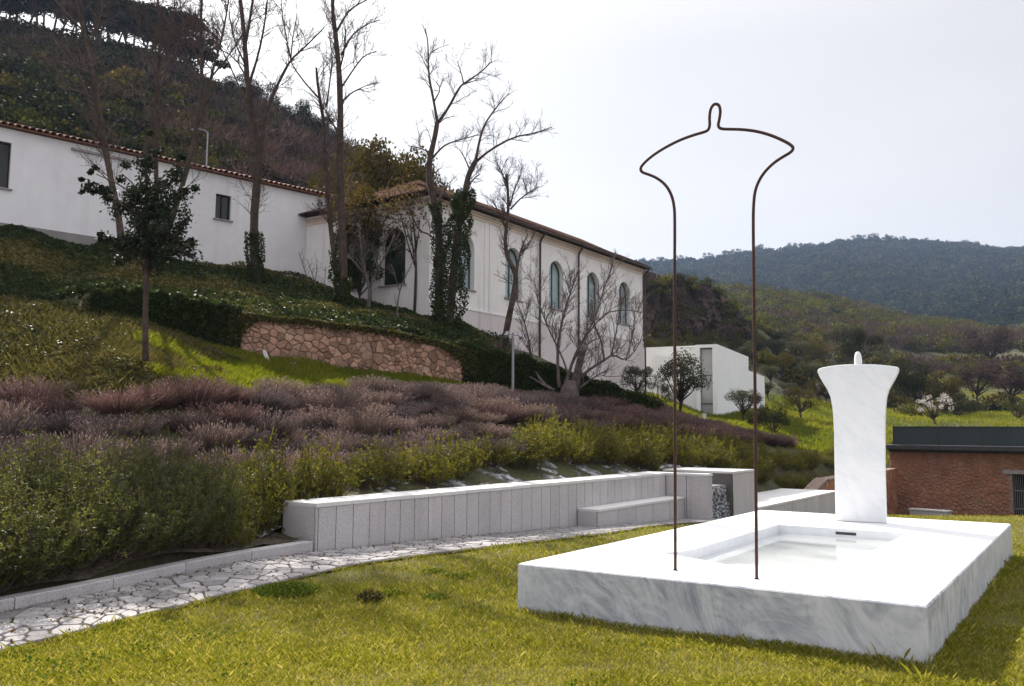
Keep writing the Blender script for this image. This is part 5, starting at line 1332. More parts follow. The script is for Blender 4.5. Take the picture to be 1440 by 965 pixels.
# ------------------------------------------------------------------ bare trees
def limb3(pxs, d, dd=0.0, r=rng):
    """pixel polyline -> 3-D limb at depth d, drifting by dd towards its end"""
    n = len(pxs); return np.array([D(x, y, d + dd * (k / max(1, n - 1)) ** 1.3) for k, (x, y) in enumerate(pxs)])
def twigs(mb, limbs, r, l0, lev, dens, up=.35, rad=.018, start=.25, thick=1.0):
    """recursive side shoots on a set of (polyline, r0, r1)"""
    new = []
    for P, r0, r1 in limbs:
        s = np.concatenate([[0], np.cumsum(np.linalg.norm(np.diff(P, axis=0), axis=1))]); Lg = s[-1]
        m = max(2, int(Lg * dens * r.uniform(.8, 1.2)))
        for q in np.sort(r.uniform(start, 1.0, m)):
            p = np.array([np.interp(q * Lg, s, P[:, c]) for c in range(3)]); e = min(q + .05, 1)
            tg = np.array([np.interp(e * Lg, s, P[:, c]) for c in range(3)]) - np.array([np.interp((e - .1) * Lg, s, P[:, c]) for c in range(3)])
            tg = unit(tg[None])[0]; side = unit(np.cross(tg, r.normal(size=3))[None])[0]
            d = unit((tg * r.uniform(.4, .9) + side * r.uniform(.5, .95) + np.array([0, 0, up]))[None])[0]
            ln = l0 * r.uniform(.5, 1.35) * (1 - .3 * q)
            k = 4; Q = [p]
            for z in range(k):
                d = unit((d + r.normal(0, .16, 3) + np.array([0, 0, .05]))[None])[0]; Q.append(Q[-1] + d * ln / k)
            rr = max(.005, min(rad, (r0 + (r1 - r0) * q) * .6)) * thick
            Q = np.array(Q); mb.tube(Q, np.linspace(rr, rr * .5, k + 1), 4 if lev > 1 else 3, False, tint=.5)
            new.append((Q, rr, rr * .5))
    if lev > 1: twigs(mb, new, r, l0 * .52, lev - 1, dens * 1.7, up * .8, rad * .62, .15, thick)
def bare_tree(label, d, limbs, seed, l0=1.1, dens=3.4, lev=3, ivy=None, cat='tree', name='bare_tree', bark='bark', group=None, tw_rad=.016, start=.22, up=.35):
    r = np.random.default_rng(seed); first = limbs[0]; b = D(*first[0][0], d)
    t = thing(name, label, cat, b, group); tm_, bm_ = MB(), MB(); L3 = []
    for k, (pp, w0, w1) in enumerate(limbs):
        P = limb3(pp, d, 0 if k == 0 else r.uniform(-1.2, 1.2), r); P = chaik(P, 1)
        r0, r1 = w0 * (.36 if name != 'fig_tree' else .34) * d / F, w1 * (.4 if name != 'fig_tree' else .3) * d / F
        if k == 0: P[0] = P[0] - [0, 0, .3]
        R = np.linspace(r0, r1, len(P)) * (1 + .06 * np.sin(np.arange(len(P)) * 2.1))
        if k == 0: R[0] *= 1.35
        (tm_).tube(P, R, 9 if k == 0 else 7); L3.append((P, r0, r1))
    tm_.build('trunk', MT[bark], t, smooth=True)
    twigs(bm_, L3, r, l0, lev, dens, up, tw_rad, start); bm_.build('branches', MT['twig'] if bark == 'bark' else MT[bark], t)['kind'] = 'stuff'
    if ivy:
        mb = MB()
        for (k, f0, f1, wpx, n) in ivy:
            P, r0, _ = L3[k]; s = np.linspace(0, 1, len(P)); f = r.uniform(0, 1, n); f = f0 + (f1 - f0) * f
            c = np.stack([np.interp(f, s, P[:, q]) for q in range(3)], 1); an = r.uniform(0, 6.28, n); rad = wpx / 2 * d / F * (1 - .35 * (f - f0) / (f1 - f0)) * (.55 + .45 * r.uniform(0, 1, n) ** .5) * (1 + .25 * np.sin(f * 40 + an * 2))
            addleaf(mb, c + np.stack([np.cos(an) * rad, np.sin(an) * rad, r.normal(0, .05, n)], 1), r.uniform(.06, .11, n), r.uniform(.05, .09, n), np.clip(r.normal(.35, .2, n), 0, 1), None, r)
        mb.build('ivy', MT['ivy'], t, tint=True)
    return t
bare_tree('bare tree with leaning trunk behind the left side of the small evergreen oak', 27, [
    ([(172, 345), (166, 300), (158, 262), (149, 215), (141, 160), (129, 95), (119, 45), (106, 0), (98, -45)], 15, 4),
    ([(146, 205), (128, 150), (112, 105), (96, 70), (70, 45)], 6, 2), ([(131, 105), (100, 92), (60, 82), (15, 62)], 4, 1.5), ([(138, 145), (118, 130), (80, 122)], 4, 1.5), ([(124, 65), (140, 30), (150, -20)], 5, 2), ([(118, 45), (90, 15), (60, -20)], 4, 2)], 301, 1.2, 3.6)
bare_tree('bare tree leaning right behind the small evergreen oak', 28, [
    ([(226, 350), (240, 315), (255, 265), (266, 228), (276, 185), (283, 130), (284, 90), (282, 40), (285, -30)], 13, 4),
    ([(278, 175), (290, 140), (300, 95), (312, 55), (322, 0), (326, -40)], 7, 2), ([(284, 95), (268, 60), (255, 20), (250, -20)], 5, 2), ([(285, 120), (262, 85), (250, 60), (238, 30)], 4, 1.5), ([(300, 100), (270, 70), (262, 55)], 3, 1.5), ([(296, 110), (325, 75), (345, 40)], 4, 1.5)], 302, 1.15, 4.0)
bare_tree('slender dark tree rising directly behind the small evergreen oak crown', 29, [
    ([(226, 350), (222, 300), (219, 240), (222, 150), (222, 100), (227, 50), (222, 0), (218, -40)], 10, 3), ([(222, 110), (205, 70), (190, 20), (186, -20)], 4, 2), ([(223, 90), (240, 50), (246, 0)], 4, 2), ([(220, 180), (200, 140), (180, 115)], 4, 1.5)], 303, 1.1, 4.0)
bare_tree('tall bare tree standing alone before the low house wall, ivy at its foot', 33, [
    ([(360, 400), (359, 372), (357, 330), (358, 290), (365, 225), (360, 190), (354, 160), (348, 120), (345, 70), (341, 25), (334, -30)], 20, 6),
    ([(345, 62), (352, 25), (357, -10), (360, -40)], 7, 3), ([(366, 215), (372, 165), (385, 130), (400, 100), (409, 84), (430, 65), (455, 40)], 9, 2), ([(409, 84), (402, 50), (396, 15), (394, -20)], 3.5, 1.5), ([(409, 84), (412, 50), (418, 20)], 3, 1.5), ([(350, 120), (364, 75), (373, 30), (377, -10)], 6, 2), ([(350, 115), (330, 80), (300, 65)], 4, 1.5), ([(353, 155), (335, 120), (318, 80), (300, 50)], 4, 1.5), ([(347, 95), (330, 60), (322, 20)], 4, 2)], 304, 1.35, 3.3,
    ivy=[(0, 0, .22, 34, 2200)])
bare_tree('tall straight bare tree at the right end of the low house, forked low', 32, [
    ([(480, 436), (482, 400), (482, 350), (478, 250), (479, 170), (477, 100), (472, 50), (467, 10), (469, -30)], 20, 5),
    ([(474, 395), (468, 345), (463, 300), (458, 240), (456, 175), (450, 140), (446, 112), (445, 96)], 11, 4), ([(473, 45), (488, 18), (500, 8), (520, -2)], 5, 2), ([(480, 78), (492, 52), (515, 34), (535, 28)], 4.5, 1.5), ([(481, 122), (498, 96), (512, 78), (530, 72)], 4, 1.5), ([(482, 142), (495, 130), (512, 122)], 4, 1.5),
    ([(448, 138), (430, 118), (415, 98), (409, 86), (402, 60)], 4, 1.5), ([(459, 150), (464, 115), (468, 80), (462, 45)], 4, 1.5), ([(478, 190), (462, 165), (455, 150)], 4, 2), ([(477, 100), (485, 70), (486, 40)], 4, 2)], 305, 1.2, 3.4, ivy=[(0, 0, .16, 36, 2200), (1, 0, .14, 22, 600)])
bare_tree('forked bare tree before the corner of the arched window building, ivy wrapped trunk', 33, [
    ([(615, 472), (617, 430), (618, 370), (617, 320), (611, 285), (603, 252), (604, 223), (611, 195), (615, 172)], 19, 8),
    ([(615, 172), (610, 142), (604, 113), (602, 88), (602, 60), (598, 40)], 6, 1.5), ([(615, 174), (630, 153), (646, 123), (653, 117), (676, 102), (692, 86)], 6.5, 1.5), ([(652, 118), (649, 104), (643, 86)], 3, 1.2), ([(605, 226), (617, 212), (627, 203), (649, 196), (672, 190)], 5, 1.5), ([(606, 215), (590, 208), (575, 205)], 3.5, 1.5), ([(611, 142), (620, 125), (613, 115)], 3, 1.5), ([(612, 292), (622, 275), (627, 262), (618, 255)], 7, 4), ([(617, 345), (605, 330), (590, 325), (580, 305), (575, 290)], 4, 1.5)], 306, 1.0, 3.6,
    ivy=[(0, 0, .5, 26, 3200)])
bare_tree('leaning bare tree thickly wrapped in ivy before the first arched window', 32.4, [
    ([(630, 476), (633, 440), (637, 395), (641, 350), (645, 318), (650, 290), (655, 265), (659, 245), (669, 226)], 18, 9),
    ([(669, 226), (674, 199), (680, 177), (697, 152), (716, 131)], 6.5, 1.5), ([(670, 227), (689, 211), (721, 193), (754, 187), (776, 179)], 6, 1.5), ([(661, 241), (655, 225), (646, 210)], 3.5, 1.2), ([(655, 268), (665, 252), (675, 245)], 4, 1.5)], 307, .95, 3.6, ivy=[(0, 0, .72, 44, 7500)])
bare_tree('slim crooked bare tree between the second and third arched windows', 31.6, [
    ([(706, 496), (711, 471), (717, 440), (723, 411), (726, 390), (721, 375), (713, 360), (710, 340), (713, 312), (715, 292), (714, 262), (712, 245)], 14, 3.5),
    ([(726, 388), (730, 360), (735, 345), (742, 330)], 5, 2), ([(714, 268), (706, 242), (698, 228)], 4, 1.5), ([(718, 294), (735, 276), (758, 262)], 4, 1.5), ([(717, 290), (724, 265), (732, 248)], 4, 1.5), ([(712, 320), (700, 295), (692, 280)], 3, 1.5)], 308, .85, 5, ivy=[(0, 0, .1, 18, 350)])
# coppiced fig with many upright shoots
bare_tree('coppiced fig tree with thick stump and many upright bare shoots before the ivy hedge', 30.6, [
    ([(800, 572), (800, 556), (802, 545), (804, 536)], 50, 30), ([(808, 545), (812, 522), (817, 502), (823, 487)], 18, 13),
    ([(786, 545), (784, 510), (785, 480), (793, 440), (803, 410), (815, 375)], 8, 2), ([(796, 540), (806, 505), (822, 475), (838, 445), (848, 410), (862, 372)], 8, 2), ([(780, 550), (762, 538), (748, 515), (745, 485), (737, 450), (727, 425)], 7, 2), ([(775, 548), (745, 530), (720, 515), (700, 505)], 5, 1.5),
    ([(800, 545), (825, 522), (848, 508), (862, 498), (880, 508), (896, 490), (906, 465)], 7, 1.5), ([(812, 548), (836, 530), (855, 520)], 5, 2), ([(850, 508), (846, 480), (835, 455), (832, 420)], 5, 2), ([(800, 530), (790, 500), (770, 460), (755, 420), (752, 395)], 5, 1.5), ([(822, 475), (850, 440), (880, 435), (902, 440)], 4, 1.5), ([(806, 505), (830, 480), (845, 475)], 4, 1.5), ([(860, 500), (868, 460), (872, 430)], 4, 1.5), ([(880, 507), (890, 470), (893, 440)], 3.5, 1.5)], 309, .95, 4.6, 3, cat='tree', name='fig_tree', bark='bark_grey', tw_rad=.014, start=.22, up=.7)
bare_tree('small pale bare tree behind the forked tree at the house end', 34, [
    ([(518, 432), (520, 405), (512, 380), (508, 350), (505, 320)], 7, 2), ([(520, 405), (530, 380), (545, 355), (555, 330)], 5, 1.5), ([(512, 385), (495, 365), (480, 350)], 4, 1.5)], 310, .8, 4.0, bark='bark_grey', tw_rad=.013)
bare_tree('thin grey sapling before the big dark arched window', 31, [([(559, 450), (559, 425), (563, 405), (572, 385), (582, 365)], 4, 1.2), ([(561, 408), (556, 390), (550, 372)], 2.5, 1)], 311, .45, 4.0, 2, bark='bark_grey', name='sapling', tw_rad=.01)
# leafless stems against the low house wall
for k, (px, py, d_) in enumerate(((452, 425, 37), (440, 415, 38))):
    bare_tree(['thin leafless shrub stems against the low house wall', 'short leafless shrub stems rising from the ivy by the low house'][k], d_, [([(px, py), (px - 8, py - 25), (px - 20, py - 60)], 2.5, 1), ([(px, py), (px + 5, py - 30), (px + 6, py - 50)], 2, .8)], 320 + k, .5, 3.0, 2, bark='bark_grey', name='leafless_shrub', tw_rad=.009)

# ------------------------------------------------------------------ small evergreen oak
ok_d = 17.3
ob = D(205, 503, ok_d); ok_t = thing('evergreen_oak', 'small dark evergreen oak with slender trunk on the weedy bank', 'tree', ob)
mb = MB(); mb.tube(chaik(limb3([(205, 508), (204, 450), (206, 390), (207, 330), (206, 270), (205, 215)], ok_d), 1), np.linspace(.07, .025, 12), 8)
r = np.random.default_rng(330); C = []
for (px, py, rr_, n_) in ((205, 350, 34, 1900), (180, 345, 26, 900), (238, 350, 30, 1100), (255, 325, 22, 600), (208, 310, 36, 1700), (230, 290, 34, 1200), (185, 300, 30, 900), (205, 262, 30, 1000), (240, 255, 24, 600), (205, 225, 22, 600), (205, 195, 14, 260), (150, 275, 20, 420), (128, 268, 15, 300), (113, 262, 8, 100), (155, 335, 16, 260), (142, 330, 8, 70), (268, 270, 15, 220), (272, 340, 10, 120), (172, 245, 14, 220), (135, 245, 10, 120), (258, 230, 14, 200)):
    for c_ in range(max(2, n_ // 90)):
        cc = D(px + r.normal(0, rr_ * .45), py + r.normal(0, rr_ * .42), ok_d + r.normal(0, rr_ * .45 * ok_d / F)); m_ = 90
        C.append(cc + r.normal(0, 1, (m_, 3)) * rr_ * .2 * ok_d / F * [1, 1, .8])
    lim = np.array([D(206, min(py + 45, 420), ok_d), D((px + 206) / 2, py + 15, ok_d + r.normal(0, .1)), D(px, py, ok_d + r.normal(0, .2))]); mb.tube(chaik(lim, 1), np.linspace(.022, .008, len(chaik(lim, 1))), 5, False)
mb.build('trunk', MT['bark'], ok_t, smooth=True)
P = np.vstack(C); mb = MB(); addleaf(mb, P, r.uniform(.055, .085, len(P)), r.uniform(.035, .055, len(P)), np.clip(r.normal(.35, .22, len(P)), 0, 1), None, r)
mb.build('crown', MT['oak'], ok_t, tint=True)

# ------------------------------------------------------------------ crowned trees (copies share their meshes)
def crown_cloud(r, lobes, n, size, asp=.6, shell=.55):
    P = []
    for (c, rad, w) in lobes:
        m = int(n * w); u = unit(r.normal(size=(m, 3))); q = (shell + (1 - shell) * r.uniform(0, 1, m)) ** 1.0
        P.append(np.array(c) + u * (q[:, None]) * np.array(rad) * (1 + .15 * np.sin(u[:, :1] * 9 + u[:, 1:2] * 7)))
    P = np.vstack(P); mb = MB(); up_ = P[:, 2]; hN = (up_ - up_.min()) / (np.ptp(up_) + 1e-6)
    addleaf(mb, P, size * r.uniform(.6, 1.3, len(P)), size * asp * r.uniform(.7, 1.2, len(P)), np.clip(r.normal(.4, .22, len(P)), 0, 1), None, r)
    return mb
def proto_tree(seed, kind):
    """unit-height tree: (trunk mesh, crown mesh)"""
    r = np.random.default_rng(seed); tm_ = MB(); lobes = []
    if kind == 'pine': hb, cr_, cz = .55, .42, .16
    elif kind == 'olive': hb, cr_, cz = .28, .40, .30
    elif kind == 'high': hb, cr_, cz = .52, .30, .25
    elif kind == 'almond': hb, cr_, cz = .25, .5, .3
    elif kind == 'bush': hb, cr_, cz = .08, .55, .42
    else: hb, cr_, cz = .25, .40, .36
    th = {'pine': .022, 'high': .014}.get(kind, .035)
    tm_.tube(chaik(np.array([[0, 0, -.05], [r.normal(0, .02), r.normal(0, .02), hb * .5], [r.normal(0, .03), r.normal(0, .03), hb], [r.normal(0, .05), r.normal(0, .05), .8]]), 1), np.linspace(th, th * .3, 8), 7)
    nl = {'pine': 9, 'high': 14, 'almond': 26, 'olive': 12, 'bush': 12, 'round': 12}[kind]
    for k in range(nl):
        a = r.uniform(0, 6.28); q = math.sqrt(r.uniform(0, 1)) * cr_
        z = (hb + 1) / 2 + r.uniform(-.8, .75) * (1 - hb) / 2 * math.sqrt(max(0.05, 1 - (q / cr_) ** 2 * .8)) if kind != 'pine' else .84 + r.uniform(-.06, .06) - .12 * (q / cr_) ** 2
        c = np.array([math.cos(a) * q, math.sin(a) * q, z]); s_ = r.uniform(.7, 1.2) * (.5 if kind == 'almond' else 1)
        lobes.append((c, (.19 * s_, .19 * s_, (.075 if kind == 'pine' else .15) * s_), 1.0 / nl))
        b0_ = np.array([0, 0, hb * r.uniform(.7, 1.1)]); tm_.tube(np.array([b0_, (b0_ + c) / 2 + [0, 0, -.03], c]), [th * .5, th * .32, th * .12], 5, False)
    n_ = {'high': 1500, 'almond': 1300, 'pine': 2200, 'olive': 4600, 'bush': 4600, 'round': 5600}[kind]; sz = {'high': .028, 'almond': .03, 'pine': .052, 'olive': .032, 'bush': .035, 'round': .034}[kind]
    return mesh_of(tm_, 'trunk'), mesh_of(crown_cloud(r, lobes, n_, sz), 'crown')
PROTO = {}
def crowned(kind, mat, p, h, wscale, label, group, name, seed):
    key = (kind, mat, seed % 3)
    if key not in PROTO:
        a, b = proto_tree(400 + seed % 3 + 10 * ['pine', 'olive', 'bush', 'round', 'almond', 'high'].index(kind), kind); a.materials.append(MT['bark']); b.materials.append(MT[mat]); PROTO[key] = (a, b)
    t = thing(name, label, 'bush' if kind == 'bush' else 'tree', p, group); a, b = PROTO[key]
    link('trunk', a, None, t); link('crown', b, None, t)
    t.scale = (h * wscale, h * wscale, h); t.rotation_euler = (0, 0, rng.uniform(0, 6.28)); return t
def ground_at(px, d, dz=0.0):
    x = (px - 720) / 1250 * d; return (x, d, float(tz(x, d)) + dz)
for k, px in enumerate(np.concatenate([np.linspace(-230, 235, 30), [20, 70, 110, 150, 185, 215, 250, 262]])):
    d_ = 127 + rng.uniform(-3, 6); crowned('pine', 'pine', ground_at(px + rng.normal(0, 4), d_, -.3), rng.uniform(8.5, 11.0) * (.72 if px > 240 else 1), rng.uniform(.95, 1.25), 'umbrella pine with bare trunk on the wooded ridge above the low house', 'umbrella pines on the ridge', 'umbrella_pine', k)
for k, (px, h_) in enumerate(((300, 5), (330, 6), (352, 6), (398, 6), (415, 6.5), (436, 5.5), (452, 4.5), (505, 4.5), (535, 4), (552, 5), (585, 4))):
    crowned('round', 'pine', ground_at(px, 126 + rng.uniform(-3, 3), -.3), h_, 1.0, 'dark round tree on the ridge line right of the umbrella pines', 'round trees on the ridge', 'ridge_tree', k)
for k, (px, d_, h_, m_) in enumerate(((494, 40.5, 5.4, 'scrub_warm'), (509, 39.5, 5.6, 'scrub_warm'), (488, 42, 5.4, 'scrub'), (503, 37.5, 3.2, 'scrub'), (470, 47, 6.6, 'scrub_warm'), (540, 56, 10.0, 'scrub_warm'), (562, 58, 10.5, 'scrub_warm'), (588, 60, 9.6, 'scrub'))):
    crowned('round', m_, ground_at(px, d_, -.3), h_, .62, 'olive brown leafy tree in the gap between the low house and the arched building' if m_ == 'scrub_warm' else 'dark green tree in the gap between the low house and the arched building', 'trees between the two white buildings' if m_ == 'scrub_warm' else 'dark trees between the two white buildings', 'leafy_tree', k)
for k, (px, d_, h_, lab) in enumerate(((519, 38.2, 5.8, 'brownish sparse tree left of the big dark arched window'), (581, 37.2, 5.6, 'brownish sparse tree before the corner roof of the arched building'))):
    crowned('high', 'leaf_brown', ground_at(px, d_, -.1), h_, .95, lab, None, 'leafy_tree', k)
def ind(kind, mat, px, pyb, d_, hpx, ws, label, name, k, group=None):
    x = (px - 720) / 1250 * d_; z = float(tz(x, d_)); crowned(kind, mat, (x, d_, z - .05), hpx * d_ / F, ws, label, group, name, k)
ind('olive', 'olive', 957, 588, 50, 92, .95, 'large olive tree before the glass strip of the white annex', 'olive_tree', 0)
ind('olive', 'olive', 1045, 590, 58, 56, 1.0, 'small olive tree before the side wall of the white annex', 'olive_tree', 1)
ind('olive', 'olive', 896, 570, 46, 54, 1.0, 'grey green olive bush at the right corner of the arched building', 'olive_tree', 2)
ind('bush', 'olive', 925, 575, 48, 46, .9, 'pale olive shrub left of the large olive tree', 'olive_tree', 0)
ind('bush', 'scrub', 1087, 612, 50, 50, .95, 'rounded dark green shrub on the grass right of the white annex', 'shrub', 1)
ind('bush', 'scrub', 1066, 600, 52, 34, .9, 'low green shrub beside the rounded shrub and annex', 'shrub', 2)
ind('olive', 'scrub_warm', 1126, 592, 68, 52, 1.0, 'small brownish olive tree alone on the bright meadow', 'olive_tree', 2)
ind('bush', 'scrub_warm', 1256, 640, 52, 40, .5, 'yellow green shrub beside the glass parapet corner', 'shrub', 0)
ind('almond', 'blossom', 1312, 605, 74, 50, .95, 'almond tree in white blossom behind the glass parapet', 'almond_tree', 1)
ind('almond', 'blossom', 1162, 575, 84, 44, .6, 'almond tree in pale blossom beside the marble figure shoulder', 'almond_tree', 0)
ind('round', 'scrub', 1290, 575, 92, 78, 1.05, 'broad dark evergreen tree above the blossoming almond', 'evergreen_tree', 0)
ind('round', 'scrub', 1265, 560, 100, 76, .8, 'dark evergreen tree behind the marble figure shoulder', 'evergreen_tree', 1)
ind('round', 'scrub_warm', 1330, 580, 90, 60, .9, 'olive brown tree right of the broad dark evergreen', 'evergreen_tree', 2)
for k, (px, d_, hp, kd, mt, lab) in enumerate(((1375, 105, 62, 'round', 'brush_bare', 'rounded leafless brown tree above the right end of the glass parapet'), (1420, 98, 66, 'round', 'brush_bare', 'large leafless brown tree right of the rounded leafless tree'), (1395, 150, 66, 'round', 'brush_bare', 'domed leafless tree on the grassy terrace far behind the stone building'), (1345, 84, 40, 'bush', 'scrub', 'dark green bush right of the blossoming almond'), (1430, 80, 34, 'bush', 'valley_green', 'green bush right behind the glass parapet'), (1210, 130, 70, 'round', 'scrub', 'dark tree behind the head of the marble figure'), (1225, 96, 44, 'bush', 'valley_green', 'green bush beside the neck of the marble figure'))):
    ind(kd, mt, px, 0, d_, hp, 1.0, lab, 'tree' if kd == 'round' else 'shrub', k)
for k, (px, d_, hp) in enumerate(((1100, 92, 40), (1118, 98, 42), (1140, 95, 44), (1158, 104, 40), (1090, 104, 40), (1125, 112, 40), (1150, 120, 38), (1075, 100, 34), (1105, 118, 36), (1170, 112, 36), (1085, 84, 36), (1110, 80, 30), (1150, 84, 34), (1080, 76, 30))):
    ind('olive', 'olive' if k % 3 else 'scrub_warm', px, 0, d_, hp, 1.1, ('silvery olive tree in the grove beyond the white annex' if k % 3 else 'brownish olive tree in the grove beyond the white annex'), 'olive_tree', k, 'olives of the grove' if k % 3 else 'brownish olives of the grove')
for k, (px, d_, hp) in enumerate(((912, 82, 50), (930, 86, 46), (945, 92, 40), (962, 88, 44), (985, 94, 40), (1005, 90, 42), (1030, 96, 40), (1050, 92, 42), (918, 74, 36), (968, 78, 34))):
    ind('bush', 'olive' if k % 2 else 'scrub', px, 0, d_, hp, .8, ('silvery green bush below the brown cliff' if k % 2 else 'dark green bush below the brown cliff'), 'shrub', k, 'silvery bushes below the cliff' if k % 2 else 'dark bushes below the cliff')

# ------------------------------------------------------------------ woodland masses
def blob(seed, n, size, zs=.8, asp=.8):
    r = np.random.default_rng(seed); lobes = [((r.normal(0, .4), r.normal(0, .4), .45 + r.uniform(-.2, .3)), (.55, .55, .45 * zs), 1 / 6) for _ in range(6)]
    return mesh_of(crown_cloud(r, lobes, n, size, asp, .7), 'clump')
def twiggy(seed, n):
    r = np.random.default_rng(seed); mb = MB(); a = r.uniform(0, 6.28, n); q = np.sqrt(r.uniform(0, 1, n)); out = np.stack([np.cos(a), np.sin(a), 0 * a], 1)
    d = unit(out * (q * .9)[:, None] + [0, 0, 1.0] + r.normal(0, .3, (n, 3))); P = out * (q * .45)[:, None] + d * r.uniform(.2, 1.1, n)[:, None]
    addleaf(mb, P, r.uniform(.35, .7, n), r.uniform(.02, .045, n), np.clip(r.normal(.45, .25, n), 0, 1), d + r.normal(0, .35, (n, 3)), r); return mesh_of(mb, 'clump')
kinds_hill = [(blob(500, 420, .16), MT['scrub']), (blob(501, 420, .16), MT['pine']), (twiggy(502, 520), MT['brush_bare']), (twiggy(503, 520), MT['brush_bare']), (blob(504, 420, .15), MT['scrub_warm'])]
def spread(n, a0, a1, d0, d1, seed):
    r = np.random.default_rng(seed); a = r.uniform(a0, a1, n); y = np.sqrt(r.uniform(d0 ** 2, d1 ** 2, n)); x = (a - 720) / 1250 * y; z = tz(x, y)
    return a, np.stack([x, y, z], 1), r
a, P, r = spread(3600, -420, 800, 40, 130, 71)
P_ = P * [1, 1, 0]; ok = ((P_ - Q00) @ QN < -7.5) | ((P_ - Q00) @ QU > qe + 1.0) & (P[:, 1] > 46); ok &= ~(((P_ - L0) @ LN > -11) & ((P_ - Pc0) @ GNn < 1.5)); ok &= (a < 620) | (P[:, 1] > 70)
a, P = a[ok], P[ok]; n = len(P); m_ = fbm(P[:, 0], P[:, 1], .06, 72)
red = np.clip((a - 120) / 250, 0, 1) * .6 + m_ * .3 > r.uniform(0, .9, n)
kin = np.where(red, r.integers(2, 4, n), np.where(r.uniform(0, 1, n) < .55, 1, np.where(r.uniform(0, 1, n) < .8, 0, 4)))
scatter('hillside_scrub', kinds_hill, P - [0, 0, .2], np.stack([0 * a, 0 * a, r.uniform(0, 6.28, n)], 1), r.uniform(1.1, 2.6, n) * np.clip(P[:, 1] / 80, .7, 1.15), kin, 'dense dark and reddish scrub covering the hill behind the white buildings', 'scrub')
# right valley and cliff top
kinds_mid = [(blob(510, 300, .18), MT['valley_green']), (blob(511, 300, .18), MT['scrub']), (twiggy(512, 380), MT['brush_bare']), (blob(513, 260, .2), MT['scrub_warm']), (blob(514, 260, .2), MT['olive'])]
a, P, r = spread(6800, 840, 1750, 84, 420, 73); n = len(P)
py = pix(P)[1]; m_ = fbm(P[:, 0], P[:, 1], .035, 74)
open_ = (a > 1240) & (P[:, 1] < 190) & (m_ + fbm(P[:, 0], P[:, 1], .1, 75) * .6 > .38)
ok = ~open_ & ~((a > 1040) & (a < 1260) & (P[:, 1] < 92)) & ((a > 1065) | (P[:, 1] > 114) | (P[:, 1] < 99) | (r.uniform(0, 1, n) < .4)) ; a, P, py, m_ = a[ok], P[ok], py[ok], m_[ok]; n = len(P)
band = (P[:, 1] > 120) & (P[:, 1] < 235) & (a > 1080); far_ = P[:, 1] > 235
pr = r.uniform(0, 1, n)
kin = np.where(band, np.where(pr < .32, 2, np.where(pr < .45, 3, np.where(pr < .82, 0, 4))), np.where(far_, np.where(pr < .6, 0, np.where(pr < .75, 4, np.where(pr < .93, 3, 2))), np.where(pr < .4, 0, np.where(pr < .65, 4, np.where(pr < .75, 1, 3)))))
scatter('valley_scrub', kinds_mid, P - [0, 0, .4], np.stack([0 * a, 0 * a, r.uniform(0, 6.28, n)], 1), r.uniform(1.6, 3.2, n) * np.clip(P[:, 1] / 180, .75, 1.25), kin, 'mixed green and bare brown scrub on the slopes beyond the stone building', 'scrub')
kinds_far = [(blob(520, 110, .34, .9, .9), MT['wood_far']), (blob(521, 110, .34, .9, .9), MT['wood_far']), (blob(522, 110, .34, .9, .9), MT['scrub'])]
a, P, r = spread(11500, 780, 1800, 420, 1120, 76); n = len(P)
scatter('far_forest', kinds_far, P - [0, 0, 1.0], np.stack([0 * a, 0 * a, r.uniform(0, 6.28, n)], 1), r.uniform(4.0, 7.5, n), r.integers(0, 3, n), 'dense dark forest covering the far ridge', 'forest')
for k in range(46):
    px = 905 + k * 12.2 + rng.normal(0, 7); px = px if k < 40 else 1185 + (k - 40) * 9
    crowned('round', 'wood_far', ground_at(px, 1098 + rng.uniform(-8, 2), -1.0), rng.uniform(8, 15), rng.uniform(.9, 1.3), 'tiny tree standing out on the skyline of the far ridge', 'skyline trees of the far ridge', 'ridge_tree', k)

# ------------------------------------------------------------------ cliff of bare rock
cl = thing('rock_cliff', 'bare brown rock cliff on the spur beyond the arched window building', 'cliff', ground_at(980, 112))
ca = np.linspace(895, 1058, 70); cv = np.linspace(0, 1, 26); V = []
for v in cv:
    for a_ in ca:
        dd_ = np.interp(a_, [895, 920, 1000, 1060, 1080], [100, 101.5, 104.5, 108, 111]) + v * 5.5
        x = (a_ - 720) / 1250 * dd_; zt_ = float(tz((a_ - 720) / 1250 * (dd_ + 8), dd_ + 8)); zb_ = float(tz((a_ - 720) / 1250 * 103, 103)) - .5
        z = zb_ + (zt_ + .4 - zb_) * v
        q = fbm(np.array(x * 1.0), np.array(z * .8), .6, 81) * 1.0 + np.abs(fbm(np.array(x), np.array(z * .35), 1.7, 82)) * 1.3 + rng.uniform(-.35, .35)
        V.append((x, dd_ + float(q), z + .25 * float(q)))
nu, nv = 70, 26; i = np.arange(nv - 1)[:, None] * nu; j = np.arange(nu - 1)[None]
mb = MB(); mb.add(V, np.stack([i + j, i + j + 1, i + nu + j + 1, i + nu + j], -1).reshape(-1, 4)); mb.build('rock_face', MT['cliff'], cl)
CV = np.array(V); r = np.random.default_rng(83); k = r.integers(0, len(CV), 150); wgt = np.abs(CV[k, 2] - CV[:, 2].mean()) / np.ptp(CV[:, 2]) * 1.6; k = k[r.uniform(0, 1, 150) < .35 + wgt]
scatter('cliff_scrub', [(blob(530, 220, .2), MT['scrub']), (blob(531, 220, .2), MT['valley_green']), (twiggy(532, 300), MT['brush_bare'])], CV[k] - [0, .2, .3], np.stack([0 * k, 0 * k, r.uniform(0, 6.28, len(k))], 1), r.uniform(.5, 1.3, len(k)), r.integers(0, 3, len(k)), 'scrub tufts growing on the ledges of the brown cliff', 'scrub')

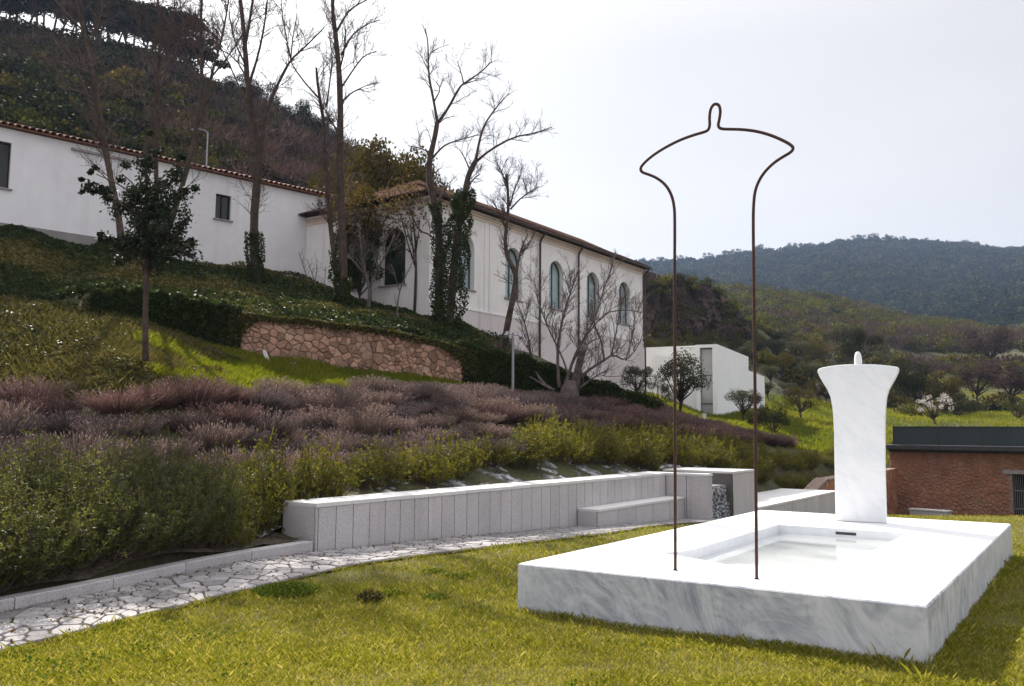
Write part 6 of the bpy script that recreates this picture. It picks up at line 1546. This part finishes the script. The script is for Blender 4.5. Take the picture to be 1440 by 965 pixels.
# ------------------------------------------------------------------ lamps and posts
lp = D(721, 557, 28.4); lp[2] = float(tz(lp[0], lp[1]))
t = thing('garden_lamp', 'slim grey lamp post with twin spot heads before the ivy hedge', 'lamp post', lp)
top = D(721, 468, 28.4)[2]
mb = MB(); mb.tube([lp + [0, 0, -.2], [lp[0], lp[1], top]], [.05, .04], 8); mb.build('pole', MT['grey_metal'], t)
for sx, nm in ((-1, 0), (1, 1)):
    mb = MB(); q = np.array([lp[0], lp[1], top - .06]); e = q + [sx * .2, -.05, -.05 * nm]
    mb.tube([q, e], .018, 6); mb.tube([e + [-.02 * sx, .06, .08], e + [sx * .03, -.06, -.03], e + [sx * .04, -.12, -.08]], [.045, .06, .065], 8); mb.build('spot_head', MT['grey_metal'], t)
mp = ground_at(990, 46); t = thing('marker_post', 'short white marker post on the grass below the annex', 'post', mp)
mb = MB(); m0 = np.array(mp); mb.cbox(m0 + [-.09, -.09, -.2], (.18, 0, 0), (0, .18, 0), (0, 0, .85), .02); mb.build('post_body', MT['white_paint'], t)
mb = MB(); mb.cbox(m0 + [-.11, -.11, .65], (.22, 0, 0), (0, .22, 0), (0, 0, .05), .012); mb.build('post_cap', MT['white_paint'], t)
sl_ = D(290, 240, 52); t = thing('street_lamp', 'pale street lamp with bent arm behind the low house roof', 'street lamp', (sl_[0], sl_[1], float(tz(sl_[0], sl_[1]))))
zt_ = D(290, 186, 52)[2]; b = np.array(t.location)
mb = MB(); mb.tube([b - [0, 0, .3], [b[0], b[1], zt_]], [.06, .045], 8); mb.build('pole', MT['grey_metal'], t)
mb = MB(); mb.tube([[b[0], b[1], zt_ - .02], [b[0] - .2, b[1], zt_ + .12], [b[0] - .55, b[1], zt_ + .2]], .035, 6); mb.tube([[b[0] - .5, b[1], zt_ + .2], [b[0] - .75, b[1], zt_ + .2], [b[0] - 1.0, b[1], zt_ + .14]], [.04, .08, .04], 8); mb.build('lamp_head', MT['grey_metal'], t)
for k, (px, py) in enumerate(((413, 507), (372, 507))):
    d_ = float(np.interp(px, SWA, SWD)) - .55; q = np.array(ground_at(px, d_))
    t = thing(['wall_uplight', 'pale_boulder'][k], ['small grey box uplight on the grass at the foot of the stone wall', 'pale bluish pointed stone on the grass at the foot of the stone wall'][k], ['lamp', 'rock'][k], q)
    mb = MB()
    if k == 0:
        mb.cbox(q + [-.13, -.08, -.02], (.26, 0, 0), (0, .16, 0), (0, 0, .16), .015); mb.build('housing', MT['dark_metal'], t)
        mb = MB(); mb.box(q + [-.11, -.086, .03], (.22, 0, 0), (0, .004, 0), (0, 0, .09)); mb.build('lens', MT['white_paint'], t)
    else:
        ring = .6 * np.array([(-.1, .5), (-.06, .56), (.02, .48), (.1, .3), (.2, .1), (.26, -.04), (.1, -.04), (.02, .15), (-.05, .3)]); mb.prism(ring, q + [0, .06, 0], (1, 0, 0), (0, 0, 1), (0, -.12, 0)); mb.build('stone_body', MT['granite_cap'], t)

# ------------------------------------------------------------------ air
m = bpy.data.materials.new('air'); m.use_nodes = True; N = m.node_tree.nodes; N.clear()
pv = N.new('ShaderNodeVolumePrincipled'); pv.inputs['Color'].default_value = (.48, .66, 1.0, 1); pv.inputs['Density'].default_value = .00013; pv.inputs['Anisotropy'].default_value = .2
mo = N.new('ShaderNodeOutputMaterial'); m.node_tree.links.new(pv.outputs[0], mo.inputs['Volume'])
mb = MB(); mb.abox(-2600, 3200, -60, 1720, -12, 330)
tag(mb.build('haze', m), 'thin bluish air haze over the whole valley', 'haze', kind='stuff')

print('tris', sum(sum(len(p.vertices) - 2 for p in me.polygons) if len(me.polygons) < 2000 else int(len(me.loops) - 2 * len(me.polygons)) for me in bpy.data.meshes))
